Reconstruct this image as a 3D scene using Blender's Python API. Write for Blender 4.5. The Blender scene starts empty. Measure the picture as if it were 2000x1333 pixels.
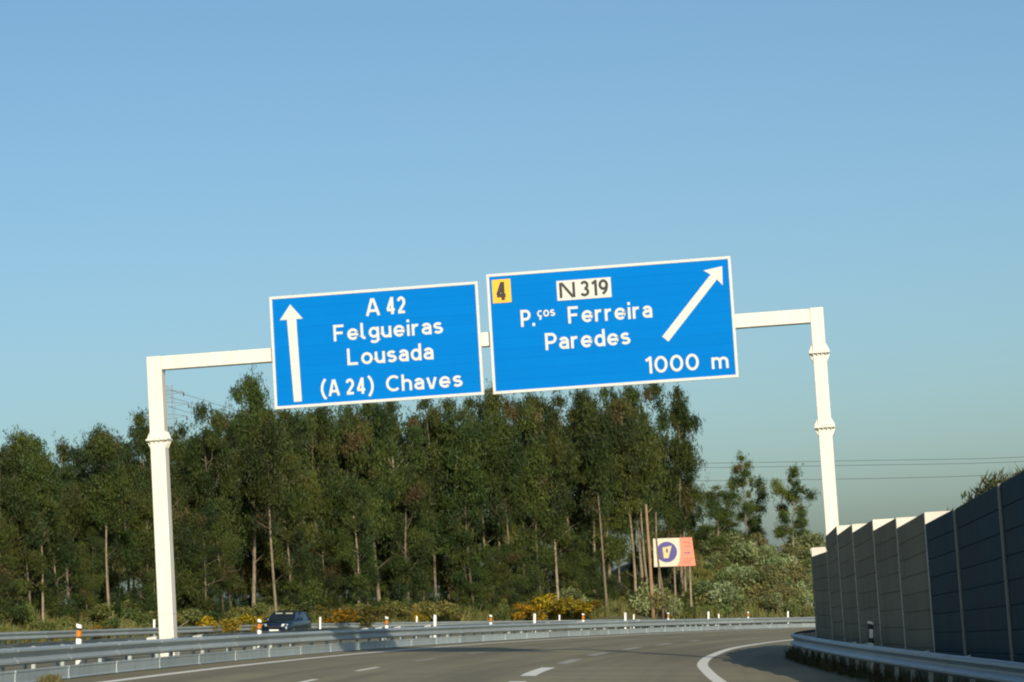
import bpy, math, random
import numpy as np
from math import radians, sin, cos, tan, atan, atan2, pi
from mathutils import Matrix, Vector

random.seed(7)
SC = bpy.context.scene
COL = SC.collection

# ------------------------------------------------------------------ camera
# The motorway is banked: the carriageway is a plane tilted 3.45 degrees down to the right.
# "Road frame": x right, y forward, z normal to the road, origin on the road under the camera.
BANK = radians(3.45)
PITCH = atan((1183 - 666.5) / 5000.0)
EYE = 1.42
MB4 = Matrix.Rotation(BANK, 4, 'Y')
M3 = MB4.to_3x3()
cam = bpy.data.cameras.new('camera')
cam.sensor_width = 36.0
cam.lens = 90.0
cam.clip_start = 0.1
cam.clip_end = 20000
cam_ob = bpy.data.objects.new('camera', cam)
COL.objects.link(cam_ob)
cam_ob.matrix_world = MB4 @ Matrix.Translation((0, 0, EYE)) @ Matrix.Rotation(pi / 2 + PITCH, 4, 'X')
SC.camera = cam_ob
SC.cycles.filter_width = 2.1

# ------------------------------------------------------------------ sky, sun, exposure
SUN_AZ, SUN_EL = 13.6, 19.3
world = bpy.data.worlds.new('World')
SC.world = world
world.use_nodes = True
wn = world.node_tree
for n_ in list(wn.nodes):
    wn.nodes.remove(n_)
w_out = wn.nodes.new('ShaderNodeOutputWorld')
w_bg = wn.nodes.new('ShaderNodeBackground')
w_sky = wn.nodes.new('ShaderNodeTexSky')
w_sky.sky_type = 'NISHITA'
w_sky.sun_disc = False
w_sky.sun_elevation = radians(SUN_EL)
w_sky.sun_rotation = radians(180 - SUN_AZ)
w_sky.altitude = 0
w_sky.air_density = 0.95
w_sky.dust_density = 1.9
w_sky.ozone_density = 3.9
w_bg.inputs['Strength'].default_value = 0.127
w_wb = wn.nodes.new('ShaderNodeMix')          # camera white balance: slightly cyan
w_wb.data_type = 'RGBA'
w_wb.blend_type = 'MULTIPLY'
w_wb.inputs[0].default_value = 1.0
w_wb.inputs[7].default_value = (0.965, 1.03, 0.955, 1)
wn.links.new(w_sky.outputs[0], w_wb.inputs[6])
wn.links.new(w_wb.outputs[2], w_bg.inputs['Color'])
wn.links.new(w_bg.outputs[0], w_out.inputs['Surface'])

sun = bpy.data.lights.new('sun', 'SUN')
sun.energy = 4.9
sun.angle = radians(0.5)
sun.color = (1.0, 0.89, 0.70)
sun_ob = bpy.data.objects.new('sun', sun)
COL.objects.link(sun_ob)
_v = Vector((-sin(radians(SUN_AZ)) * cos(radians(SUN_EL)), cos(radians(SUN_AZ)) * cos(radians(SUN_EL)), -sin(radians(SUN_EL))))
sun_ob.rotation_euler = _v.to_track_quat('-Z', 'Y').to_euler()
sun_ob.location = (20, -40, 40)

SC.view_settings.view_transform = 'Standard'
SC.view_settings.look = 'None'
SC.view_settings.gamma = 1.0
SC.view_settings.use_curve_mapping = False
SC.view_settings.exposure = 0.0


# ------------------------------------------------------------------ geometry helpers
def ray(x, y):
    return Vector(((x - 1000) / 5000.0, cos(PITCH) - sin(PITCH) * (666.5 - y) / 5000.0,
                   sin(PITCH) + cos(PITCH) * (666.5 - y) / 5000.0))


def at(x, y, d):
    """World point seen at photo pixel (x, y), d metres ahead in the road frame."""
    r = ray(x, y)
    p = Vector((0, 0, EYE)) + r * (d / r.y)
    return M3 @ p


def roadp(x, y, z=0.0):
    return M3 @ Vector((x, y, z))


def sstep(a, b, x):
    t = min(1.0, max(0.0, (x - a) / (b - a)))
    return t * t * (3 - 2 * t)


def interp(tab, x):
    if x <= tab[0][0]:
        (x0, y0), (x1, y1) = tab[0], tab[1]
    elif x >= tab[-1][0]:
        (x0, y0), (x1, y1) = tab[-2], tab[-1]
    else:
        for k in range(len(tab) - 1):
            if tab[k][0] <= x <= tab[k + 1][0]:
                (x0, y0), (x1, y1) = tab[k], tab[k + 1]
                break
    return y0 + (y1 - y0) * (x - x0) / (x1 - x0)


def smooth_tab(tab, step):
    """Catmull-Rom resample of y(x)."""
    xs = [p[0] for p in tab]
    out = []
    x = xs[0]
    while x <= xs[-1] + 1e-6:
        k = max(0, min(len(tab) - 2, next((i for i in range(len(tab) - 1) if xs[i] <= x <= xs[i + 1]), len(tab) - 2)))
        x0, y0 = tab[k]
        x1, y1 = tab[k + 1]
        def slope(i):
            a, b = max(0, i - 1), min(len(tab) - 1, i + 1)
            return (tab[b][1] - tab[a][1]) / (tab[b][0] - tab[a][0])
        m0, m1 = slope(k), slope(k + 1)
        h = x1 - x0
        t = (x - x0) / h
        out.append((x, (2*t**3-3*t*t+1)*y0 + (t**3-2*t*t+t)*h*m0 + (-2*t**3+3*t*t)*y1 + (t**3-t*t)*h*m1))
        x += step
    return out


class MB:
    def __init__(s):
        s.v, s.f, s.m, s.uv = [], [], [], None

    def poly(s, pts, mat=0):
        b = len(s.v)
        s.v += [tuple(p) for p in pts]
        s.f.append(tuple(range(b, b + len(pts))))
        s.m.append(mat)

    def box(s, c, size, ax=None, mat=0):
        c = Vector(c)
        X, Y, Z = ax if ax else (Vector((1, 0, 0)), Vector((0, 1, 0)), Vector((0, 0, 1)))
        b = len(s.v)
        for i in (-.5, .5):
            for j in (-.5, .5):
                for k in (-.5, .5):
                    s.v.append(tuple(c + X * (i * size[0]) + Y * (j * size[1]) + Z * (k * size[2])))
        for q in ((0, 1, 3, 2), (4, 6, 7, 5), (0, 4, 5, 1), (2, 3, 7, 6), (0, 2, 6, 4), (1, 5, 7, 3)):
            s.f.append(tuple(b + i for i in q))
            s.m.append(mat)
        return s

    def tube(s, pts, radii, n=8, mat=0, caps=True):
        pts = [Vector(p) for p in pts]
        if not hasattr(radii, '__len__'):
            radii = [radii] * len(pts)
        rings = []
        for i, p in enumerate(pts):
            d = (pts[min(i + 1, len(pts) - 1)] - pts[max(i - 1, 0)]).normalized()
            u = d.orthogonal().normalized() if abs(d.z) < .9 else Vector((1, 0, 0))
            u = (u - d * u.dot(d)).normalized()
            w = d.cross(u)
            b = len(s.v)
            for k in range(n):
                a = 2 * pi * k / n
                s.v.append(tuple(p + u * (cos(a) * radii[i]) + w * (sin(a) * radii[i])))
            rings.append(b)
        for a, b in zip(rings, rings[1:]):
            for k in range(n):
                s.f.append((a + k, a + (k + 1) % n, b + (k + 1) % n, b + k))
                s.m.append(mat)
        if caps:
            s.f.append(tuple(rings[0] + k for k in reversed(range(n))))
            s.f.append(tuple(rings[-1] + k for k in range(n)))
            s.m += [mat, mat]
        return s

    def prism(s, outline, o, U, V, N, depth, mat=0):
        """outline: 2D pts in (U,V); front face at +N side."""
        o, U, V, N = Vector(o), Vector(U), Vector(V), Vector(N)
        b = len(s.v)
        n = len(outline)
        for dd in (0, depth):
            for (a, c) in outline:
                s.v.append(tuple(o + U * a + V * c + N * dd))
        s.f.append(tuple(b + i for i in reversed(range(n))))
        s.f.append(tuple(b + n + i for i in range(n)))
        for i in range(n):
            j = (i + 1) % n
            s.f.append((b + i, b + j, b + n + j, b + n + i))
        s.m += [mat] * (n + 2)
        return s

    def sweep(s, path, prof, mat=0, closed=True):
        """path: list of (P, out, up) Vectors; prof: list of (o, z)."""
        b0 = len(s.v)
        n = len(prof)
        for (P, o, u) in path:
            for (a, z) in prof:
                s.v.append(tuple(P + o * a + u * z))
        for i in range(len(path) - 1):
            for k in range(n if closed else n - 1):
                k2 = (k + 1) % n
                s.f.append((b0 + i*n + k, b0 + i*n + k2, b0 + (i+1)*n + k2, b0 + (i+1)*n + k))
                s.m.append(mat)
        if closed:
            s.f.append(tuple(b0 + k for k in reversed(range(n))))
            s.f.append(tuple(b0 + (len(path)-1)*n + k for k in range(n)))
            s.m += [mat, mat]
        return s

    def mesh(s, name, mats, smooth=False, fix=True):
        me = bpy.data.meshes.new(name)
        me.from_pydata(s.v, [], s.f)
        for m in (mats if isinstance(mats, (list, tuple)) else [mats]):
            me.materials.append(m)
        if max(s.m, default=0):
            me.polygons.foreach_set('material_index', s.m)
        if fix:
            import bmesh
            bm = bmesh.new()
            bm.from_mesh(me)
            bmesh.ops.recalc_face_normals(bm, faces=bm.faces)
            bm.to_mesh(me)
            bm.free()
        if smooth:
            me.polygons.foreach_set('use_smooth', [True] * len(me.polygons))
        me.update()
        return me


def link(name, data, parent=None, loc=None, rot=None):
    o = bpy.data.objects.new(name, data)
    COL.objects.link(o)
    if parent:
        o.parent = parent
    if loc is not None:
        o.location = loc
    if rot is not None:
        o.rotation_euler = rot
    return o


def tag(o, label=None, cat=None, group=None, kind=None):
    if label:
        o['label'] = label
    if cat:
        o['category'] = cat
    if group:
        o['group'] = group
    if kind:
        o['kind'] = kind
    return o


def root(name, mat4, label, cat, group=None):
    o = link(name, None)
    o.empty_display_size = 0.3
    o.matrix_world = mat4
    return tag(o, label, cat, group)


def bevel(o, w, seg=2):
    md = o.modifiers.new('bevel', 'BEVEL')
    md.width = w
    md.segments = seg
    md.limit_method = 'ANGLE'
    return o


def copy_tree(o, parent=None):
    c = o.copy()
    COL.objects.link(c)
    c.parent = parent
    for ch in list(o.children):
        copy_tree(ch, c)
    return c


# ------------------------------------------------------------------ materials
def mat(name, col, rough=0.6, metal=0.0, spec=0.5, noise=None, bump=None, objrand=0.0, stretch=None, coat=0.0):
    """noise=(scale, amount, second colour); bump=(scale, strength)."""
    m = bpy.data.materials.new(name)
    m.use_nodes = True
    nt = m.node_tree
    b = nt.nodes['Principled BSDF']
    b.inputs['Base Color'].default_value = (*col, 1)
    b.inputs['Roughness'].default_value = rough
    b.inputs['Metallic'].default_value = metal
    b.inputs['Specular IOR Level'].default_value = spec
    b.inputs['Coat Weight'].default_value = coat
    tc = None
    last = None
    if noise or bump:
        tc = nt.nodes.new('ShaderNodeTexCoord')
        vec = tc.outputs['Object']
        if stretch:
            mpn = nt.nodes.new('ShaderNodeMapping')
            mpn.inputs['Scale'].default_value = stretch
            nt.links.new(vec, mpn.inputs[0])
            vec = mpn.outputs[0]
    if noise:
        for k in range(0, len(noise), 3):
            nz = nt.nodes.new('ShaderNodeTexNoise')
            nz.inputs['Scale'].default_value = noise[k]
            nz.inputs['Detail'].default_value = 6
            nt.links.new(vec, nz.inputs['Vector'])
            rmp = nt.nodes.new('ShaderNodeMapRange')
            rmp.inputs[1].default_value = 0.35
            rmp.inputs[2].default_value = 0.68
            rmp.inputs[4].default_value = noise[k + 1]
            nt.links.new(nz.outputs['Fac'], rmp.inputs[0])
            mx = nt.nodes.new('ShaderNodeMix')
            mx.data_type = 'RGBA'
            if last is None:
                mx.inputs[6].default_value = (*col, 1)
            else:
                nt.links.new(last, mx.inputs[6])
            mx.inputs[7].default_value = (*noise[k + 2], 1)
            nt.links.new(rmp.outputs[0], mx.inputs[0])
            last = mx.outputs[2]
    if objrand:
        oi = nt.nodes.new('ShaderNodeObjectInfo')
        rmp = nt.nodes.new('ShaderNodeMapRange')
        rmp.inputs[3].default_value = 1 - objrand
        rmp.inputs[4].default_value = 1 + objrand
        nt.links.new(oi.outputs['Random'], rmp.inputs[0])
        hs = nt.nodes.new('ShaderNodeHueSaturation')
        if last is None:
            hs.inputs['Color'].default_value = (*col, 1)
        else:
            nt.links.new(last, hs.inputs['Color'])
        nt.links.new(rmp.outputs[0], hs.inputs['Value'])
        last = hs.outputs[0]
    if last is not None:
        nt.links.new(last, b.inputs['Base Color'])
    if bump:
        nz = nt.nodes.new('ShaderNodeTexNoise')
        nz.inputs['Scale'].default_value = bump[0]
        nz.inputs['Detail'].default_value = 5
        nt.links.new(tc.outputs['Object'], nz.inputs['Vector'])
        bp = nt.nodes.new('ShaderNodeBump')
        bp.inputs['Strength'].default_value = bump[1]
        bp.inputs['Distance'].default_value = 0.02
        nt.links.new(nz.outputs['Fac'], bp.inputs['Height'])
        nt.links.new(bp.outputs[0], b.inputs['Normal'])
    return m


def leaf_mat(name, objrand=0.22, trans=0.14, gain=1.0):
    m = bpy.data.materials.new(name)
    m.use_nodes = True
    nt = m.node_tree
    for n_ in list(nt.nodes):
        nt.nodes.remove(n_)
    out = nt.nodes.new('ShaderNodeOutputMaterial')
    at_ = nt.nodes.new('ShaderNodeAttribute')
    at_.attribute_name = 'tint'
    oi = nt.nodes.new('ShaderNodeObjectInfo')
    rv = nt.nodes.new('ShaderNodeMapRange')
    rv.inputs[3].default_value = gain * (1 - objrand)
    rv.inputs[4].default_value = gain * (1 + objrand)
    nt.links.new(oi.outputs['Random'], rv.inputs[0])
    rh = nt.nodes.new('ShaderNodeMath')
    rh.operation = 'MULTIPLY'
    rh.inputs[1].default_value = 7.31
    fr = nt.nodes.new('ShaderNodeMath')
    fr.operation = 'FRACT'
    mh = nt.nodes.new('ShaderNodeMapRange')
    mh.inputs[3].default_value = 0.482
    mh.inputs[4].default_value = 0.518
    nt.links.new(oi.outputs['Random'], rh.inputs[0])
    nt.links.new(rh.outputs[0], fr.inputs[0])
    nt.links.new(fr.outputs[0], mh.inputs[0])
    hs = nt.nodes.new('ShaderNodeHueSaturation')
    nt.links.new(at_.outputs['Color'], hs.inputs['Color'])
    nt.links.new(rv.outputs[0], hs.inputs['Value'])
    nt.links.new(mh.outputs[0], hs.inputs['Hue'])
    df = nt.nodes.new('ShaderNodeBsdfPrincipled')
    df.inputs['Roughness'].default_value = 0.55
    df.inputs['Specular IOR Level'].default_value = 0.22
    tr = nt.nodes.new('ShaderNodeBsdfTranslucent')
    mx = nt.nodes.new('ShaderNodeMixShader')
    mx.inputs[0].default_value = trans
    nt.links.new(hs.outputs[0], df.inputs['Base Color'])
    nt.links.new(hs.outputs[0], tr.inputs['Color'])
    nt.links.new(df.outputs[0], mx.inputs[1])
    nt.links.new(tr.outputs[0], mx.inputs[2])
    nt.links.new(mx.outputs[0], out.inputs['Surface'])
    return m


def asphalt_mat(name, c1, c2, c3):
    """Worn asphalt with long wheel-track streaks (UV: metres across, metres along)."""
    m = bpy.data.materials.new(name)
    m.use_nodes = True
    nt = m.node_tree
    b = nt.nodes['Principled BSDF']
    b.inputs['Roughness'].default_value = 0.85
    b.inputs['Specular IOR Level'].default_value = 0.35
    uv = nt.nodes.new('ShaderNodeUVMap')
    mp = nt.nodes.new('ShaderNodeMapping')
    mp.inputs['Scale'].default_value = (1.1, 0.03, 1)
    nt.links.new(uv.outputs[0], mp.inputs[0])
    n1 = nt.nodes.new('ShaderNodeTexNoise')
    n1.inputs['Scale'].default_value = 1.0
    n1.inputs['Detail'].default_value = 5
    nt.links.new(mp.outputs[0], n1.inputs['Vector'])
    r1 = nt.nodes.new('ShaderNodeMapRange')
    r1.inputs[1].default_value = .38
    r1.inputs[2].default_value = .62
    nt.links.new(n1.outputs['Fac'], r1.inputs[0])
    n2 = nt.nodes.new('ShaderNodeTexNoise')
    n2.inputs['Scale'].default_value = 0.35
    n2.inputs['Detail'].default_value = 8
    nt.links.new(uv.outputs[0], n2.inputs['Vector'])
    r2 = nt.nodes.new('ShaderNodeMapRange')
    r2.inputs[1].default_value = .4
    r2.inputs[2].default_value = .7
    r2.inputs[4].default_value = .6
    nt.links.new(n2.outputs['Fac'], r2.inputs[0])
    n3 = nt.nodes.new('ShaderNodeTexNoise')
    n3.inputs['Scale'].default_value = 45
    n3.inputs['Detail'].default_value = 3
    nt.links.new(uv.outputs[0], n3.inputs['Vector'])
    mx1 = nt.nodes.new('ShaderNodeMix')
    mx1.data_type = 'RGBA'
    mx1.inputs[6].default_value = (*c1, 1)
    mx1.inputs[7].default_value = (*c2, 1)
    nt.links.new(r1.outputs[0], mx1.inputs[0])
    mx2 = nt.nodes.new('ShaderNodeMix')
    mx2.data_type = 'RGBA'
    nt.links.new(mx1.outputs[2], mx2.inputs[6])
    mx2.inputs[7].default_value = (*c3, 1)
    nt.links.new(r2.outputs[0], mx2.inputs[0])
    hs = nt.nodes.new('ShaderNodeHueSaturation')
    rv = nt.nodes.new('ShaderNodeMapRange')
    rv.inputs[3].default_value = .8
    rv.inputs[4].default_value = 1.2
    nt.links.new(n3.outputs['Fac'], rv.inputs[0])
    nt.links.new(rv.outputs[0], hs.inputs['Value'])
    nt.links.new(mx2.outputs[2], hs.inputs['Color'])
    nt.links.new(hs.outputs[0], b.inputs['Base Color'])
    bp = nt.nodes.new('ShaderNodeBump')
    bp.inputs['Strength'].default_value = .35
    bp.inputs['Distance'].default_value = .006
    nt.links.new(n3.outputs['Fac'], bp.inputs['Height'])
    nt.links.new(bp.outputs[0], b.inputs['Normal'])
    return m


MT = {}
MT['asphalt'] = asphalt_mat('asphalt', (.165, .146, .088), (.25, .218, .13), (.15, .134, .082))
MT['paint'] = mat('road_paint', (.80, .77, .68), .7, noise=(3.0, .3, (.55, .52, .45), 30, .3, (.6, .58, .5)))
MT['paint_worn'] = mat('worn_road_paint', (.46, .44, .38), .7, noise=(2.2, .8, (.22, .2, .165), 25, .5, (.25, .23, .19)))
MT['galv'] = mat('galvanised_steel', (.37, .42, .425), .5, .35, .4, noise=(1.5, .5, (.30, .35, .36), 14, .35, (.43, .47, .47)), objrand=.10)
MT['galv_plate'] = mat('galvanised_plate', (.44, .51, .53), .5, .45, noise=(1.3, .7, (.31, .38, .41), 6, .6, (.56, .61, .61)), stretch=(1, 1, .2), objrand=.17)
MT['galv_light'] = mat('galvanised_block', (.46, .47, .43), .5, .3, noise=(8, .5, (.34, .35, .32)), objrand=.3)
MT['white_steel'] = mat('white_painted_steel', (.68, .66, .60), .5, 0, .3, noise=(.8, .4, (.62, .60, .54), 6, .55, (.56, .54, .48)), stretch=(1, 1, .08), bump=(3, .05))
MT['sign_blue'] = mat('sign_blue_sheet', (.001, .158, .52), .85, 0, .04, noise=(.9, .35, (.001, .142, .475)), objrand=.02)
MT['sign_white'] = mat('sign_white_sheet', (.56, .56, .54), .55, 0, .25, noise=(3, .25, (.51, .51, .49)))
MT['sign_grey'] = mat('sign_back_aluminium', (.4, .41, .41), .5, .6)
MT['sign_yellow'] = mat('sign_amber_sheet', (.85, .41, .012), .45)
MT['sign_black'] = mat('sign_black_print', (.012, .011, .011), .5)
MT['concrete'] = mat('cream_concrete', (.56, .53, .46), .85, noise=(1.4, .5, (.46, .43, .37), 12, .3, (.62, .59, .52)), bump=(40, .3), objrand=.05)
MT['wall_shade'] = mat('shaded_concrete_plank', (.20, .178, .12), .85, 0, .15, noise=(.6, .7, (.14, .125, .085), 5, .6, (.23, .21, .15)), stretch=(1, 1, .15), bump=(40, .3), objrand=.07)  # cream concrete with the shade on its road face put into the colour
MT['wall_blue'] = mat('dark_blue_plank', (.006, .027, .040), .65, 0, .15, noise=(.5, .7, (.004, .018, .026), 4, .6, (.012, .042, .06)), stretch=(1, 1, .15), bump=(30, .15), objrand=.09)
MT['post_grey'] = mat('pale_wall_post', (.20, .20, .18), .7, noise=(3, .4, (.15, .15, .135)))
MT['plastic_white'] = mat('white_plastic', (.82, .81, .77), .45, noise=(6, .3, (.7, .68, .63)))
MT['plastic_black'] = mat('black_plastic', (.015, .014, .014), .5)
MT['orange'] = mat('orange_reflector', (.50, .17, .012), .4)
MT['reflector'] = mat('white_reflector', (.75, .75, .72), .25)
MT['soil'] = mat('dry_soil', (.085, .082, .036), .95, noise=(.25, .8, (.055, .075, .022), 2.5, .5, (.14, .115, .06)), bump=(3, .6))
MT['bark'] = mat('eucalyptus_bark', (.19, .15, .10), .85, noise=(.9, .9, (.07, .055, .035), 5, .45, (.29, .24, .17)), objrand=.35)
MT['wood_orange'] = mat('peeling_orange_bark', (.27, .17, .09), .85, noise=(1.2, .7, (.15, .09, .05), 8, .4, (.36, .25, .15)))
MT['leaf'] = leaf_mat('eucalyptus_leaf')
MT['leaf_bright'] = leaf_mat('brightened_eucalyptus_leaf', .1, .25, 1.7)  # eucalyptus leaf with extra brightness put into its colour
MT['shrub'] = leaf_mat('shrub_leaf', .2)
MT['wire'] = mat('power_cable', (.10, .11, .115), .5, .3)
MT['pylon'] = mat('pylon_steel', (.22, .25, .27), .6, .3)
MT['car_paint'] = mat('dark_blue_car_paint', (.006, .018, .042), .25, .2, coat=.8)
MT['car_glass'] = mat('dark_car_glass', (.012, .018, .02), .06, 0, .7)
MT['rubber'] = mat('tyre_rubber', (.018, .018, .018), .85)
MT['alloy'] = mat('wheel_alloy', (.4, .4, .41), .35, .8)
MT['lamp_glass'] = mat('headlamp_glass', (.45, .47, .48), .1, .2)
MT['visor'] = mat('cream_sun_visor', (.36, .37, .29), .8)
MT['bb_cream'] = mat('billboard_cream', (.62, .56, .44), .7, 0, .2, noise=(1.2, .4, (.54, .48, .37)))
MT['bb_pink'] = mat('billboard_salmon', (.74, .24, .16), .7, 0, .2, noise=(1.2, .4, (.66, .26, .18)))
MT['bb_blue'] = mat('billboard_violet_blue', (.055, .05, .22), .6)
MT['bb_red'] = mat('billboard_dark_red_print', (.42, .09, .075), .6)
MT['bb_gold'] = mat('billboard_gold_print', (.56, .46, .22), .6)


# ------------------------------------------------------------------ road curves (road frame)
def LX(d):
    t = d - 47
    return -7.63 + .065 * t + .0014 * t * t


def LS(d):
    return .065 + .0028 * (d - 47)


def road_pt(d, off):
    a = atan(LS(d))
    return Vector((LX(d) + off * cos(a), d - off * sin(a), 0))


def road_n(d):
    a = atan(LS(d))
    return Vector((cos(a), -sin(a), 0))


RIGHT_LINE = smooth_tab([(10, 3.3), (30, 3.42), (40, 3.62), (48, 3.87), (55, 4.18), (63.1, 4.66), (73.4, 5.7), (88.2, 7.76), (107.2, 11.65), (130, 17.4), (150, 24.0), (170, 31.5)], 1.5)
RAIL_R = smooth_tab([(8, 6.66), (20, 6.7), (34, 6.76), (41, 6.77), (51.3, 6.87), (60, 7.12), (68.7, 7.53), (74, 8.2), (79.2, 9.08), (92, 11.7), (110, 16.2), (130, 21.8)], 1.0)
FAR_RAIL = smooth_tab([(0, -31.5), (40, -27.4), (80, -22.6), (101.2, -20.0), (125.8, -16.7), (147.4, -12.9), (156.3, -10.3), (166.4, -5.6), (177.8, 0), (196, 10), (211, 20), (226, 32)], 1.5)
WALL_X = [(10, 7.2), (44.8, 7.38), (55, 7.42), (60, 7.52), (65.3, 7.78), (70, 8.3), (78, 9.75), (90, 12.3), (100, 14.8)]
OPP = -0.30      # the opposite carriageway lies 0.3 m lower

# ------------------------------------------------------------------ ground
def softclamp(x, k=45.0):
    return k * math.tanh(x / k)


def hill(X, d):
    # bank on the outside of the bend, with the billboard on it
    fx = interp([(p[1], p[0]) for p in FAR_RAIL], X)     # far rail distance at this X
    h = 5.4 * sstep(3, 30, d - fx) * sstep(1, 13, X) * (1 - sstep(42, 75, d - fx)) * (1 - sstep(45, 75, X))
    # bank behind the noise wall
    hb = 2.75 * sstep(7.7, 8.5, X) * (1 - sstep(46.5, 55, d)) * sstep(-10, 4, d)
    q = interp(FAR_RAIL, d) - X
    berm = .75 * sstep(.5, 3.0, q) * sstep(20, 70, d)
    return h + hb + berm


def ground_z(X, d):
    """World height of the ground at road-frame position (X, d)."""
    # road-frame X ~ world x (bank is small)
    z = -tan(BANK) * softclamp(X) + OPP - .12
    return z + hill(X, d) + .06 * sin(X * .7 + d * .31) * sstep(22, 34, abs(X) + .0 * d)


def build_ground():
    xs = list(np.arange(-140, -30, 5.)) + list(np.arange(-30, 60, 1.6)) + list(np.arange(60, 161, 6.))
    ds = list(np.arange(-40, 60, 3.)) + list(np.arange(60, 300, 2.5)) + list(np.arange(300, 420, 12.))
    xs = [-6000., -2500., -1000., -400., -220.] + xs + [220., 400., 1000., 2500., 6000.]
    ds = [-600., -200., -90.] + ds + [460., 600., 900., 1600., 3500., 8000.]
    V, Fc = [], []
    for d in ds:
        for x in xs:
            V.append((x, d, ground_z(x, d)))
    nx = len(xs)
    for j in range(len(ds) - 1):
        for i in range(nx - 1):
            a = j * nx + i
            Fc.append((a, a + 1, a + 1 + nx, a + nx))
    me = bpy.data.meshes.new('ground')
    me.from_pydata(V, [], Fc)
    me.materials.append(MT['soil'])
    me.polygons.foreach_set('use_smooth', [True] * len(me.polygons))
    tag(link('ground', me), kind='structure')


build_ground()


def road_root():
    return MB4.copy()


def strip_mesh(name, rows, m, uvrows=None):
    """rows: list of lists of road-frame points across; built in world space."""
    V, Fc = [], []
    n = len(rows[0])
    for r in rows:
        V += [tuple(p) for p in r]
    for j in range(len(rows) - 1):
        for i in range(n - 1):
            a = j * n + i
            Fc.append((a, a + 1, a + 1 + n, a + n))
    me = bpy.data.meshes.new(name)
    me.from_pydata(V, [], Fc)
    me.materials.append(m)
    if uvrows:
        uv = me.uv_layers.new(name='UVMap')
        flat = [u for r in uvrows for u in r]
        for lp in me.loops:
            uv.data[lp.index].uv = flat[lp.vertex_index]
    return me


def on_road(name, me, **kw):
    o = link(name, me)
    o.matrix_world = MB4.copy()
    return tag(o, **kw)


# main carriageway: from the median rail to just beyond the wall foot
rows, uvr = [], []
d = -30.0
while d <= 175:
    offs = [-2.9, -1.0, 0.0, 3.7, 7.4, 11, 13.2, 15.8]
    rows.append([road_pt(d, o) for o in offs])
    uvr.append([(o, d * 1.03) for o in offs])
    d += 2.5
on_road('road', strip_mesh('road', rows, MT['asphalt'], uvr), kind='structure')

# opposite carriageway
far_x = lambda dd: interp(FAR_RAIL, dd)
rows, uvr = [], []
d = 0.0
while d <= 205:
    a = Vector((far_x(d) - 0.9, d, OPP))
    b = road_pt(d, -3.05) + Vector((0, 0, OPP))
    rr, uu = [], []
    for k in range(7):
        t = k / 6
        p = a.lerp(b, t)
        rr.append(p)
        uu.append((t * 14, d * 1.03))
    rows.append(rr)
    uvr.append(uu)
    d += 2.5
on_road('opposite_road', strip_mesh('opposite_road', rows, MT['asphalt'], uvr), kind='structure')
# median kerb face between the two levels
rows = []
d = 0.0
while d <= 175:
    rows.append([road_pt(d, -2.9), road_pt(d, -3.0) + Vector((0, 0, OPP))])
    d += 2.5
on_road('median_edge', strip_mesh('median_edge', rows, MT['concrete']), kind='structure')


rows = []  # dark soil strip added to deepen the shade below the right rail
d = 14.0
while d <= 100:
    x0, x1 = interp(RAIL_R, d) - .30, interp(WALL_X, d) + .3
    rows.append([Vector((x0, d, .006)), Vector(((x0 + x1) / 2, d, .05)), Vector((x1, d, .07))])
    d += 1.5
on_road('verge', strip_mesh('verge', rows, MT['soil']), kind='structure')


# ---- painted markings, 4 mm proud
def line_rows(pts, w, z=.004):
    rows = []
    for i, p in enumerate(pts):
        t = (pts[min(i + 1, len(pts) - 1)] - pts[max(i - 1, 0)]).normalized()
        nn = Vector((t.y, -t.x, 0))
        rows.append([p - nn * (w / 2) + Vector((0, 0, z)), p + nn * (w / 2) + Vector((0, 0, z))])
    return rows


pts = [road_pt(d, 0) for d in np.arange(-20, 172, 2.0)]
on_road('edge_line_left', strip_mesh('edge_line_left', line_rows(pts, .27), MT['paint']), kind='structure')
pts = [Vector((x, d_, 0)) for d_, x in RIGHT_LINE]
on_road('edge_line_right', strip_mesh('edge_line_right', line_rows(pts, .26), MT['paint']), kind='structure')
L1 = smooth_tab([(20, -4.1), (38, -4.2), (48.6, -3.86), (58.5, -3.19), (68.2, -2.23), (77.7, -1.0), (90, 1.2), (105, 4.4), (125, 9.8), (150, 17.5)], .5)
L2 = smooth_tab([(20, -.7), (38, -.42), (48.6, .13), (55.8, .55), (66, 1.5), (75.7, 2.52), (90, 4.75), (107, 8.0), (130, 14.3)], .5)
MARK = MB()


def dash(tab, d0, d1, w, mt, nm):
    pts = [Vector((interp(tab, q), q, 0)) for q in np.linspace(d0, d1, 6)]
    o = on_road(nm, strip_mesh(nm, line_rows(pts, w), mt), kind='structure')


d0 = 26.9
while d0 < 140:
    dash(L1, d0, d0 + 3.5, .14, MT['paint'] if d0 < 60 else MT['paint_worn'], 'lane_dash')
    d0 += 9.75
for a, b, mt in ((38.0, 48.4, 'paint'), (52.2, 59.2, 'paint'), (63.0, 68.4, 'paint_worn'), (73.2, 78, 'paint_worn'), (83, 87.5, 'paint_worn'), (93, 97, 'paint_worn'), (103, 106, 'paint_worn')):
    dash(L2, a, b, .32 if b < 60 else .3, MT[mt], 'wide_lane_dash')

# ------------------------------------------------------------------ guardrails
WPROF = [(0, -.16), (.008, -.15), (.084, -.122), (.088, -.088), (.004, -.016), (.004, .016), (.088, .088), (.084, .122), (.008, .15), (0, .16)]
WPROF = WPROF + [(a - .006, z) for a, z in reversed(WPROF)]
UPZ = Vector((0, 0, 1))


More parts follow.
